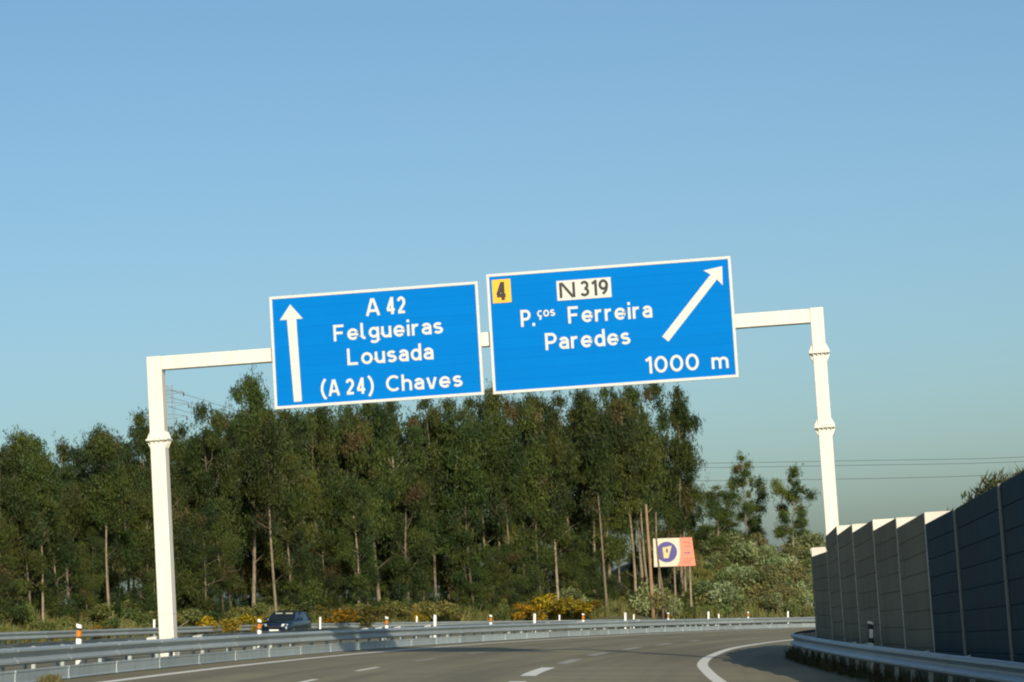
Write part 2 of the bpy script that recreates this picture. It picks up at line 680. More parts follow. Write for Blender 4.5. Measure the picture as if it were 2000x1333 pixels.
def resample(pts, step):
    out = [pts[0]]
    acc = 0
    res = [(pts[0], (pts[1] - pts[0]).normalized())]
    nxt = step
    tot = 0
    for a, b in zip(pts, pts[1:]):
        L = (b - a).length
        while tot + L >= nxt:
            t = (nxt - tot) / L
            res.append((a.lerp(b, t), (b - a).normalized()))
            nxt += step
        tot += L
    return res


def sample_at(pts, s):
    tot = 0
    for a, b in zip(pts, pts[1:]):
        L = (b - a).length
        if tot + L >= s:
            return a.lerp(b, (s - tot) / L), (b - a).normalized()
        tot += L
    return pts[-1], (pts[-1] - pts[-2]).normalized()


def plen(pts):
    return sum((b - a).length for a, b in zip(pts, pts[1:]))


def guardrail(name, pts, side, label, group=None, zc=.505, plate=False, post_step=2.0, sec=4.0, block='galv', block_up=.0, z0=0.0, blocklen=.22, post_back=.17, irregular=False):
    """pts: road-frame polyline along the front face. side=+1 traffic face to the right of travel, -1 left."""
    start = pts[0]
    r = root(name, MB4 @ Matrix.Translation(start), label, 'guardrail', group)
    loc = [p - start for p in pts]
    Ltot = plen(loc)
    s = 0.0
    k = 0
    while s < Ltot - .5:
        e = min(s + sec + .12, Ltot)
        path = []
        nn = 5
        for q in range(nn):
            p, t = sample_at(loc, s + (e - s) * q / (nn - 1))
            o = Vector((t.y, -t.x, 0)) * side
            lift = .006 * (1 - q / (nn - 1))
            path.append((p + o * lift + UPZ * (zc + z0 + random.uniform(-.004, .004) * (q in (0, nn - 1))), o, UPZ))
        m = MB()
        m.sweep(path, WPROF)
        link('rail_section', m.mesh('rail_section', MT['galv']), r)
        if plate:
            m = MB()
            path2 = [(p - UPZ * (zc + z0) + o * (.004 * (1 - i / (nn - 1)) + .02), o, UPZ) for i, (p, o, u) in enumerate(path)]
            m.sweep(path2, [(0, .01), (.024, .02), (.024, .04), (.012, .055), (.012, .215), (.024, .23), (.024, .255), (0, .268), (-.006, .262), (-.006, .015)])
            link('lower_plate', m.mesh('lower_plate', MT['galv_plate']), r)
        s += sec
    # posts and spacer blocks
    pm = MB()
    hz = zc + .10
    pm.box((0, 0, hz / 2), (.055, .1, hz))
    pm.box((.025, .045, hz / 2), (.05, .012, hz + .002))
    post_me = pm.mesh('post', MT['galv'])
    bm_ = MB()
    bm_.prism([(-.0, -.13), (blocklen, -.10), (blocklen, .11), (0, .15)], (0, -.06, zc), (1, 0, 0), (0, 0, 1), (0, 1, 0), .12)
    block_me = bm_.mesh('spacer', MT[block])
    s = 1.0
    while s < Ltot:
        p, t = sample_at(loc, s)
        o = Vector((t.y, -t.x, 0)) * side
        ang = atan2(o.y, o.x)
        back = p - o * (post_back + .03)
        po = link('post', post_me, r, (back.x, back.y, z0), (0, 0, ang))
        bo = link('spacer', block_me, r, (back.x + o.x * .03, back.y + o.y * .03, z0 + block_up), (0, 0, ang))
        bo.scale = (max(.2, (post_back - .01) / blocklen), 1, random.uniform(.8, 1.05))
        s += post_step * (random.uniform(.75, 1.25) if irregular else 1)
    return r


MED_F = [road_pt(d, -1.2) for d in np.arange(30, 172, 1.5)]
MED_B = [road_pt(d, -2.62) for d in np.arange(30, 165, 1.5)]
RR = [Vector((x, d_, 0)) for d_, x in RAIL_R]
FR = [Vector((x, d_, 0)) for d_, x in FAR_RAIL if d_ > 62]
guardrail('median_guardrail', MED_F, 1, 'grey steel median guardrail with a lower plate, beside the left white edge line', plate=True, block='galv_light', irregular=True)
guardrail('rear_median_guardrail', MED_B, -1, 'grey steel median guardrail facing the dark blue car, with pale spacer blocks', block='galv_light', block_up=.0, blocklen=.3, post_back=.25, post_step=2.6, irregular=True)
guardrail('roadside_guardrail', RR, -1, 'shaded steel guardrail curving in front of the noise barrier', block='galv')
guardrail('far_guardrail', FR, 1, 'distant steel guardrail between the opposite carriageway and the wood', z0=OPP, block='galv')

# ------------------------------------------------------------------ noise barrier
JOINTS = [21.6, 25.6, 29.6, 33.6, 37.6, 41.6, 44.8, 48.2, 51.4, 54.6, 57.6, 60.2, 65.3, 69.2, 73.2, 77.2, 81.2, 85.2]
HN = [4.05, 3.85, 3.64, 3.42, 3.20, 2.99, 3.04, 3.06, 3.13, 3.14, 3.2, 2.68, 2.88, 2.95, 3.0, 3.0, 3.0]
HF = [3.85, 3.64, 3.42, 3.20, 2.99, 2.84, 2.87, 2.92, 2.97, 3.0, 3.04, 2.66, 2.75, 2.8, 2.85, 2.85, 2.85]
TW = .42
base0 = roadp(interp(WALL_X, JOINTS[0]), JOINTS[0])
wall = root('noise_barrier', Matrix.Translation(base0), 'tall shaded noise barrier of stepped panels behind the right guardrail', 'noise barrier')


def wall_base(d):
    return roadp(interp(WALL_X, d), d, 0) - base0


for i in range(len(HN)):
    d0, d1 = JOINTS[i], JOINTS[i + 1]
    A, B = wall_base(d0), wall_base(d1)
    t = (B - A)
    t.z = 0
    t.normalize()
    back = Vector((t.y, -t.x, 0))
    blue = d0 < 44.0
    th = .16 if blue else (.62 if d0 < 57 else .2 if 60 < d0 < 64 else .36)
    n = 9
    pmat = MT['wall_blue'] if blue else MT['wall_shade']
    for k in range(n):
        g = .010
        za0, za1 = HN[i] * k / n, HN[i] * (k + 1) / n - g
        zb0, zb1 = HF[i] * k / n, HF[i] * (k + 1) / n - g
        if k == n - 1:
            za1, zb1 = HN[i], HF[i]
        if k == 0:
            za0 = zb0 = -.45
        m = MB()
        ch = .010
        for (P, z0, z1, sgn) in ((A + t * .05, za0, za1, 1), (B - t * .05, zb0, zb1, 1)):
            for (o, z) in ((0.0, z0 + ch), (0.0, z1 - ch), (ch, z1), (th, z1), (th, z0), (ch, z0)):
                m.v.append(tuple(P + back * o + Vector((0, 0, z))))
        for q in range(6):
            m.f.append((q, (q + 1) % 6, 6 + (q + 1) % 6, 6 + q))
            # front, chamfers in the plank colour darkened for shade; top and ends cream when concrete
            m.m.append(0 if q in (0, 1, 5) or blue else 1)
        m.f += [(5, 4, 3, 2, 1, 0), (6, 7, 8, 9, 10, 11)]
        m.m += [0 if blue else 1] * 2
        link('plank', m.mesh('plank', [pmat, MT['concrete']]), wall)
    # solid core behind the joints between planks
    m = MB()
    for (P, zt) in ((A, HN[i]), (B, HF[i])):
        for (o, z) in ((.018, -.5), (.018, zt - .01), (th - .03, zt - .01), (th - .03, -.5)):
            m.v.append(tuple(P + back * o + Vector((0, 0, z))))
    m.f += [(0, 1, 5, 4), (1, 2, 6, 5), (2, 3, 7, 6), (3, 0, 4, 7), (3, 2, 1, 0), (4, 5, 6, 7)]
    m.m += [0] * 6
    link('backing_wall', m.mesh('backing_wall', MT['wall_blue'] if blue else MT['wall_shade']), wall)
    # post at the near joint, and the sunlit end slab that shows above the lower neighbour
    hp = max(HN[i], HF[i - 1] if i else 0) + .005
    m = MB()
    m.box(A - back * .012 + Vector((0, 0, hp / 2 - .2)) + back * .03, (.10, .09, hp + .4), (t, back, Vector((0, 0, 1))))
    if blue:
        link('post', m.mesh('post', MT['post_grey']), wall)
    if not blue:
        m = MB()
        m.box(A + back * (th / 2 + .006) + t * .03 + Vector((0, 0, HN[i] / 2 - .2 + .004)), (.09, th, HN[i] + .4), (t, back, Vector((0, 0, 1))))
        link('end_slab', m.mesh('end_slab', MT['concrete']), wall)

# ------------------------------------------------------------------ gantry
GY = radians(7)
G0 = roadp(0, 62.4)
GM = Matrix.Translation((G0.x, G0.y, 0)) @ Matrix.Rotation(-GY, 4, 'Z')   # local x along the beam, y away from camera, z up
LPX, RPX = -8.47, 7.91
gpt = GM @ Vector((LPX, 0, 0))
gz = gpt.z - tan(BANK) * gpt.x
gantry = root('sign_gantry', Matrix.Translation((gpt.x, gpt.y, gz)) @ Matrix.Rotation(-GY, 4, 'Z'),
              'white steel portal gantry spanning the carriageway and holding both blue signs', 'sign gantry')


def gl(x, y, z):
    """gantry-plane coordinates (a, n, h above datum) to gantry local"""
    return Vector((x - LPX, y, z - gz))


def pole(px, wdt, ht, zb, flanges, band=None):
    m = MB()
    m.box(gl(px, 0, (ht + zb) / 2), (wdt, wdt, ht - zb))
    o = bevel(link('pole', m.mesh('pole', MT['white_steel']), gantry), .02)
    for fz in flanges:
        m = MB()
        m.box(gl(px, 0, fz), (wdt + .17, wdt + .17, .05))
        f = link('flange', m.mesh('flange', MT['white_steel']), o)
        bevel(f, .008)
        m = MB()
        m.box(gl(px, 0, fz - .003), (wdt + .13, wdt + .178, .008))
        link('flange_gap', m.mesh('flange_gap', MT['sign_grey']), o)
        for sx in (-1, 1):
            for sy in (-1, 0, 1):
                for sz in (-1, 1):
                    m = MB()
                    w2 = wdt / 2
                    yy = sy * w2 * .72 - .008
                    m.prism([(w2, .02), (w2 + .075, .025), (w2 + .075, .06), (w2, .22)], gl(px, yy, fz), (sx, 0, 0), (0, 0, sz), (0, 1, 0), .016)
                    link('gusset', m.mesh('gusset', MT['white_steel']), o)
        for sx in (-.36, -.12, .12, .36):
            m = MB()
            m.tube([gl(px + sx * (wdt + .1), -(wdt / 2 + .055), fz - .06), gl(px + sx * (wdt + .1), -(wdt / 2 + .055), fz + .06)], .016, 6)
            link('bolt', m.mesh('bolt', MT['sign_grey']), o)
    if band:
        m = MB()
        m.box(gl(px, 0, band), (wdt + .008, wdt + .008, .012))
        link('weld_seam', m.mesh('weld_seam', MT['galv']), o)
    m = MB()
    m.box(gl(px, 0, zb + .03), (wdt + .22, wdt + .22, .05))
    link('base_plate', m.mesh('base_plate', MT['white_steel']), o)
    return o


pole(LPX, .375, 8.095, .42, [6.02], band=1.72)
pole(RPX, .325, 8.11, -.62, [7.02, 5.22])
m = MB()
x0, x1 = LPX + .375 / 2 + .002, RPX - .325 / 2 - .002
m.box(gl((x0 + x1) / 2, 0, 7.922), (x1 - x0, .32, .34))
beam = bevel(link('beam', m.mesh('beam', MT['white_steel']), gantry), .015)
for bx in (-5.0, -3.2, -.75, .5, 3.0, 5.4):
    for bz in (7.70, 8.14):
        m = MB()
        m.box(gl(bx, -.19, bz), (.08, .06, .10))
        link('sign_clamp', m.mesh('sign_clamp', MT['galv']), gantry)


# ------------------------------------------------------------------ signs
def arc(cx, cy, rx, ry, a0, a1, n=14):
    return [(cx + rx * cos(radians(a0 + (a1 - a0) * i / n)), cy + ry * sin(radians(a0 + (a1 - a0) * i / n))) for i in range(n + 1)]


def ring(cx, cy, rx, ry):
    return arc(cx, cy, rx, ry, 0, 360, 26)[:-1] + ['closed']


# road-sign alphabet drawn as centre-line strokes; capital height 1, pen width PEN
PEN = .158
GLYPH = {
    'A': [[(.07, 0), (.39, 1)], [(.77, 0), (.45, 1)], [(.18, .29), (.66, .29)]],
    'C': [arc(.45, .5, .365, .415, 48, 312, 22)],
    'F': [[(.085, 0), (.085, 1)], [(.10, .915), (.60, .915)], [(.10, .49), (.54, .49)]],
    'L': [[(.085, 1), (.085, .085), (.60, .085)]],
    'N': [[(.085, 0), (.085, 1)], [(.735, 0), (.735, 1)], [(.13, .98), (.69, .02)]],
    'P': [[(.085, 0), (.085, 1)], [(.10, .915)] + arc(.36, .675, .235, .24, 90, -90) + [(.10, .435)]],
    'a': [arc(.285, .44, .205, .20, 155, 0) + [(.49, 0)], [(.47, .395), (.27, .395)] + arc(.27, .24, .185, .155, 90, 270) + [(.36, .085), (.48, .16)]],
    'c': [arc(.335, .355, .25, .275, 50, 310, 18)],
    'ç': [arc(.335, .355, .25, .275, 50, 310, 18), [(.345, .05), (.345, -.05), (.40, -.13), (.33, -.21), (.22, -.20)]],
    'd': [ring(.31, .355, .225, .275), [(.535, 0), (.535, 1)]],
    'e': [[(.585, .36)] + arc(.335, .355, .25, .275, 1, 318, 20), [(.10, .345), (.58, .345)]],
    'g': [ring(.31, .375, .225, .255), [(.535, .70), (.535, -.04)] + arc(.32, -.04, .215, .16, 0, -150, 10)],
    'h': [[(.085, 0), (.085, 1)], arc(.30, .42, .215, .205, 180, 0) + [(.515, 0)]],
    'i': [[(.085, 0), (.085, .70)], [(.085, .83), (.085, 1.0)]],
    'l': [[(.085, 1), (.085, .23)] + arc(.225, .23, .14, .145, 180, 270, 6) + [(.27, .085)]],
    'm': [[(.085, 0), (.085, .70)], arc(.265, .44, .18, .185, 180, 0) + [(.445, 0)], arc(.625, .44, .18, .185, 180, 0) + [(.805, 0)]],
    'o': [ring(.335, .355, .25, .275)],
    'r': [[(.085, 0), (.085, .70)], arc(.31, .40, .225, .225, 180, 72, 10)],
    's': [arc(.275, .4975, .185, .1275, 30, 270, 12) + arc(.275, .2275, .20, .1425, 90, -152, 14)[1:]],
    'u': [[(.085, .70), (.085, .30)] + arc(.30, .30, .215, .215, 180, 360), [(.515, .70), (.515, 0)]],
    'v': [[(.075, .70), (.275, 0)], [(.525, .70), (.325, 0)]],
    '.': [[(.09, 0), (.09, .18)]],
    '(': [arc(.95, .45, .82, .80, 130, 230, 14)],
    ')': [arc(-.50, .45, .82, .80, 50, -50, 14)],
    '0': [ring(.36, .5, .275, .415)],
    '1': [[(.30, 0), (.30, 1)], [(.28, .90), (.06, .77)]],
    '2': [arc(.31, .675, .225, .24, 165, -38, 14) + [(.11, .10)], [(.05, .085), (.58, .085)]],
    '3': [arc(.28, .705, .20, .21, 155, -90, 14), arc(.28, .29, .225, .205, 90, -155, 14)],
    '4': [[(.45, 0), (.45, 1)], [(.43, .96), (.09, .29)], [(.03, .26), (.64, .26)]],
    '9': [ring(.31, .66, .225, .255), arc(.10, .62, .435, .56, 2, -72, 10)],
}


def lettering(txt, x0, x1, zbase, cap, parent, org, m, y=-.010, name='lettering', pen=PEN):
    """Lay the strokes of txt between x0 and x1 (ink to ink) with the given capital height."""
    strokes, cur = [], 0.0
    for ch in txt:
        if ch == ' ':
            cur += .34
            continue
        g = GLYPH[ch]
        xs = [p[0] for st in g for p in st if p != 'closed']
        mn, mx_ = min(xs), max(xs)
        for st in g:
            closed = st[-1] == 'closed'
            strokes.append(([(p[0] - mn + cur, p[1]) for p in st if p != 'closed'], closed))
        cur += mx_ - mn + pen + .115
    w = pen * cap
    allx = [p[0] for st, c in strokes for p in st]
    sx = (x1 - x0 - w) / max(1e-6, (max(allx) - min(allx))) if max(allx) - min(allx) > .01 else 1
    b = MB()
    for k, (st, closed) in enumerate(strokes):
        P = [Vector((x0 + w / 2 + (p[0] - min(allx)) * sx - org[0], zbase + p[1] * cap - org[1])) for p in st]
        n = len(P)
        yy = y - .0006 * (k % 5)
        off = len(b.v)
        for i in range(n):
            a = P[(i - 1) % n] if closed or i > 0 else None
            c = P[(i + 1) % n] if closed or i < n - 1 else None
            d1 = (P[i] - a).normalized() if a is not None else None
            d2 = (c - P[i]).normalized() if c is not None else None
            d1 = d1 or d2
            d2 = d2 or d1
            t = (d1 + d2).normalized()
            q = Vector((-t.y, t.x)) * (w / 2 / max(.4, t.dot(d1)))
            for (e, dep) in ((q, 0), (-q, 0), (q, .005), (-q, .005)):
                b.v.append((P[i].x + e.x, yy + dep, P[i].y + e.y))
        for i in range(n if closed else n - 1):
            i0, i1 = off + 4 * i, off + 4 * ((i + 1) % n)
            for (p, q) in ((0, 1), (1, 3), (3, 2), (2, 0)):
                b.f.append((i0 + p, i0 + q, i1 + q, i1 + p))
                b.m.append(0)
        if not closed:
            for e in (off, off + 4 * (n - 1)):
                b.f.append((e, e + 1, e + 3, e + 2))
                b.m.append(0)
    return link(name, b.mesh(name, m), parent)


SY = -.275    # sign face, in front of the beam


def make_sign(a0, a1, h0, h1, label, name='direction_sign'):
    o = root(name, GM @ Matrix.Translation(((a0 + a1) / 2, SY, h0)), label, 'road sign', 'blue direction signs on the gantry')
    org = ((a0 + a1) / 2, h0)
    W, Hh = a1 - a0, h1 - h0
    bw = .07
    n = 11
    for k in range(n):
        z0, z1 = bw + (Hh - 2 * bw) * k / n, bw + (Hh - 2 * bw) * (k + 1) / n
        m = MB()
        w2 = W / 2 - bw
        y = random.uniform(-.0008, .0008)
        m.prism([(y, z0 + .001), (y, z1 - .002), (y + .003, z1), (.05, z1), (.05, z0), (y + .003, z0)], (-w2, 0, 0), (0, 1, 0), (0, 0, 1), (1, 0, 0), 2 * w2)
        link('slat', m.mesh('slat', MT['sign_blue']), o)
    m = MB()
    for (xa, xb, za, zb) in ((-W/2, W/2, 0, bw), (-W/2, W/2, Hh - bw, Hh), (-W/2, -W/2 + bw, bw, Hh - bw), (W/2 - bw, W/2, bw, Hh - bw)):
        m.box(((xa + xb) / 2, .02, (za + zb) / 2), (xb - xa, .07, zb - za))
    bevel(link('border', m.mesh('border', MT['sign_white']), o), .006)
    m = MB()
    m.box((0, .058, Hh / 2), (W - .02, .012, Hh - .02))
    link('backing_sheet', m.mesh('backing_sheet', MT['sign_grey']), o)
    for xx in np.linspace(-W / 2 + .5, W / 2 - .5, 3):
        m = MB()
        m.box((xx, .085, Hh / 2), (.06, .04, Hh - .2))
        link('stiffener', m.mesh('stiffener', MT['sign_grey']), o)
    return o, org


def arrow(o, org, pts, m):
    b = MB()
    b.prism([(a - org[0], h - org[1]) for a, h in pts], (0, -.012, 0), (1, 0, 0), (0, 0, 1), (0, 1, 0), .008)
    return link('arrow', b.mesh('arrow', m), o)


def plate_rect(o, org, a0, a1, h0, h1, m, name):
    b = MB()
    b.box(((a0 + a1) / 2 - org[0], -.008, (h0 + h1) / 2 - org[1]), (a1 - a0, .012, h1 - h0))
    return bevel(link(name, b.mesh(name, m), o), .003)


WH, BK = MT['sign_white'], MT['sign_black']
s1, o1 = make_sign(-5.455, -.25, 6.555, 9.345, 'blue sign with a straight-up arrow reading A 42 Felgueiras Lousada (A 24) Chaves')
arrow(s1, o1, [(-4.965, 6.705), (-4.765, 6.705), (-4.80, 8.745), (-4.635, 8.745), (-4.935, 9.12), (-5.215, 8.745), (-5.035, 8.745)][::1], WH)
lettering('A', -3.06, -2.70, 8.69, .425, s1, o1, WH, y=-.01)
lettering('42', -2.56, -2.05, 8.69, .425, s1, o1, WH, y=-.01)
lettering('Felgueiras', -3.89, -1.17, 8.125, .405, s1, o1, WH, y=-.01)
lettering('Lousada', -3.58, -1.44, 7.507, .415, s1, o1, WH, y=-.01)
lettering('(A 24)', -4.28, -2.96, 6.785, .40, s1, o1, WH, y=-.01)
lettering('Chaves', -2.655, -.765, 6.79, .40, s1, o1, WH, y=-.01)
s2, o2 = make_sign(-.03, 5.945, 6.545, 9.495, 'larger blue sign with a slanting arrow reading N 319 Ferreira Paredes 1000 m')
tx, tz = 5.73, 9.262
bx_, bz_ = 4.24, 7.592
ddx, ddz = tx - bx_, tz - bz_
LL = math.hypot(ddx, ddz)
ux, uz = ddx / LL, ddz / LL
nx, nz = -uz, ux
hl = .36
hw = .295
sw = .097
arrow(s2, o2, [(bx_ - nx * sw, bz_ - nz * sw), (tx - ux * hl * .92 - nx * sw, tz - uz * hl * .92 - nz * sw), (tx - ux * hl - nx * hw, tz - uz * hl - nz * hw), (tx, tz),
               (tx - ux * hl + nx * hw, tz - uz * hl + nz * hw), (tx - ux * hl * .92 + nx * sw, tz - uz * hl * .92 + nz * sw), (bx_ + nx * sw, bz_ + nz * sw)], WH)
p4 = plate_rect(s2, o2, .10, .556, 8.77, 9.345, MT['sign_yellow'], 'exit_number_plate')
lettering('4', .165, .47, 8.83, .455, p4, o2, BK, y=-.018, name='numeral', pen=.2)
pn = plate_rect(s2, o2, 1.68, 3.01, 8.712, 9.202, MT['sign_white'], 'route_plate')
lettering('N', 1.745, 2.13, 8.775, .375, pn, o2, BK, y=-.018, pen=.175)
lettering('319', 2.25, 2.94, 8.775, .385, pn, o2, BK, y=-.018, pen=.175)
lettering('P.', .755, 1.10, 8.143, .415, s2, o2, WH, y=-.01)
lettering('ços', 1.165, 1.605, 8.352, .235, s2, o2, WH, y=-.01)
lettering('Ferreira', 1.915, 3.966, 8.142, .413, s2, o2, WH, y=-.01)
lettering('Paredes', 1.32, 3.395, 7.53, .417, s2, o2, WH, y=-.01)
lettering('1000', 3.70, 5.01, 6.785, .41, s2, o2, WH, y=-.01)
lettering('m', 5.315, 5.72, 6.785, .40, s2, o2, WH, y=-.01)

# ------------------------------------------------------------------ delineators
def delineator(kind, pos, label, group, yaw=0.0, tall=1.05):
    o = root('delineator', Matrix.Translation(pos) @ MB4 @ Matrix.Rotation(yaw, 4, 'Z'), label, 'delineator post', group)
    w, dp = .108, .09
    out = [(-w/2, -dp*.2), (-w*.3, -dp/2), (w*.3, -dp/2), (w/2, -dp*.2), (w/2, dp/2), (-w/2, dp/2)]

    def seg(z0, z1, m, nm, grow=0.0, slant=0.0):
        b = MB()
        for zz, top in ((z0, 0), (z1, 1)):
            for (x, y) in out:
                b.v.append((x * (1 + grow), y * (1 + grow), zz + slant * (x / w)))
        n = len(out)
        b.f += [tuple(reversed(range(n))), tuple(range(n, 2 * n))] + [(i, (i + 1) % n, n + (i + 1) % n, n + i) for i in range(n)]
        b.m += [0] * (n + 2)
        return link(nm, b.mesh(nm, m), o)
    if kind == 'striped':
        seg(0, tall - .285, MT['plastic_white'], 'stem')
        seg(tall - .285, tall - .25, MT['plastic_black'], 'black_band', .03, -.02)
        seg(tall - .25, tall - .125, MT['orange'], 'reflector', .05)
        seg(tall - .125, tall - .072, MT['plastic_black'], 'black_band', .03, -.035)
        seg(tall - .071, tall, MT['plastic_white'], 'cap', 0, -.03)
    elif kind == 'black':
        seg(0, tall - .42, MT['plastic_white'], 'stem')
        seg(tall - .42, tall - .05, MT['plastic_black'], 'black_band', .05, -.03)
        b = MB()
        b.box((0, -dp / 2 - .012, tall - .235), (.075, .02, .17))
        link('reflector', b.mesh('reflector', MT['reflector']), o)
        seg(tall - .05, tall, MT['plastic_white'], 'cap', 0, -.03)
    else:
        seg(0, tall - .06, MT['plastic_white'], 'stem')
        seg(tall - .06, tall, MT['plastic_white'], 'cap', -.04, -.03)
    return o


def solve_px(px, fn, lo=32, hi=240):
    """distance at which road curve fn(d)->Vector shows at photo column px."""
    best = None
    for d in np.arange(lo, hi, .1):
        p = fn(d)
        q = 1000 + 5000 * p.x / p.y
        if best is None or abs(q - px) < best[0]:
            best = (abs(q - px), d)
    return best[1]


striped = [(160, 'orange and white striped delineator left of the left gantry leg'),
           (510, 'striped delineator standing just left of the dark blue car'),
           (757, 'striped delineator right of the sign shadow on the median guardrail'),
           (958, 'striped delineator on the median below the gap between the two signs'),
           (1138, 'striped delineator on the median between the yellow broom and the billboard'),
           (1303, 'striped delineator on the median straight below the billboard'),
           (1459, 'farthest striped delineator on the median, nearest the noise barrier')]
for px, lb in striped:
    d = solve_px(px, lambda q: road_pt(q, -1.55))
    p = road_pt(d, -1.55)
    delineator('striped', roadp(p.x, p.y, 0), lb, 'striped delineators along the median', -atan(LS(d)), 1.04)
white = [(343, 'plain white delineator half hidden behind the left gantry leg'),
         (850, 'plain white delineator on the median under the word Chaves'),
         (1044, 'plain white delineator in front of the wide yellow broom'),
         (1220, 'plain white delineator left of the billboard trunks'),
         (1381, 'plain white delineator right of the billboard at the foot of the bank'),
         (1536, 'plain white delineator farthest along the median beside the noise barrier')]
for px, lb in white:
    d = solve_px(px, lambda q: road_pt(q, -2.3))
    p = road_pt(d, -2.3)
    delineator('white', roadp(p.x, p.y, 0), lb, 'white delineators along the median', -atan(LS(d)), 1.06)
farw = [(627, 'plain white delineator right of the dark blue car'), (305, 'small white delineator left of the left gantry leg on the far guardrail'),
        (815, 'small white delineator on the far guardrail behind the shadowed rail'),
        (1092, 'tiny white delineator on the far guardrail right of the yellow broom'),
        (1236, 'small white delineator on the far guardrail left of the billboard'),
        (1402, 'small white delineator on the far guardrail right of the billboard')]
for px, lb in farw:
    dx_ = .35 if px == 627 else -.4
    d = solve_px(px, lambda q: Vector((far_x(q) + dx_, q, 0)), 95, 225)
    delineator('white', roadp(far_x(d) + dx_, d, OPP), lb, 'white delineators on the far guardrail', 0, 1.05)
for d, off, k, lb in ((51.2, .26, 'black', 'black banded delineator with white reflector against the noise barrier'),
                      (78.6, .35, 'striped', 'bright white and black delineator at the bend of the right guardrail'),
                      (84.5, .25, 'black', 'dark delineator behind the bright one at the right guardrail bend')):
    delineator(k, roadp(interp(RAIL_R, d) + off, d, 0), lb, 'delineators on the right guardrail', 0, 1.1)

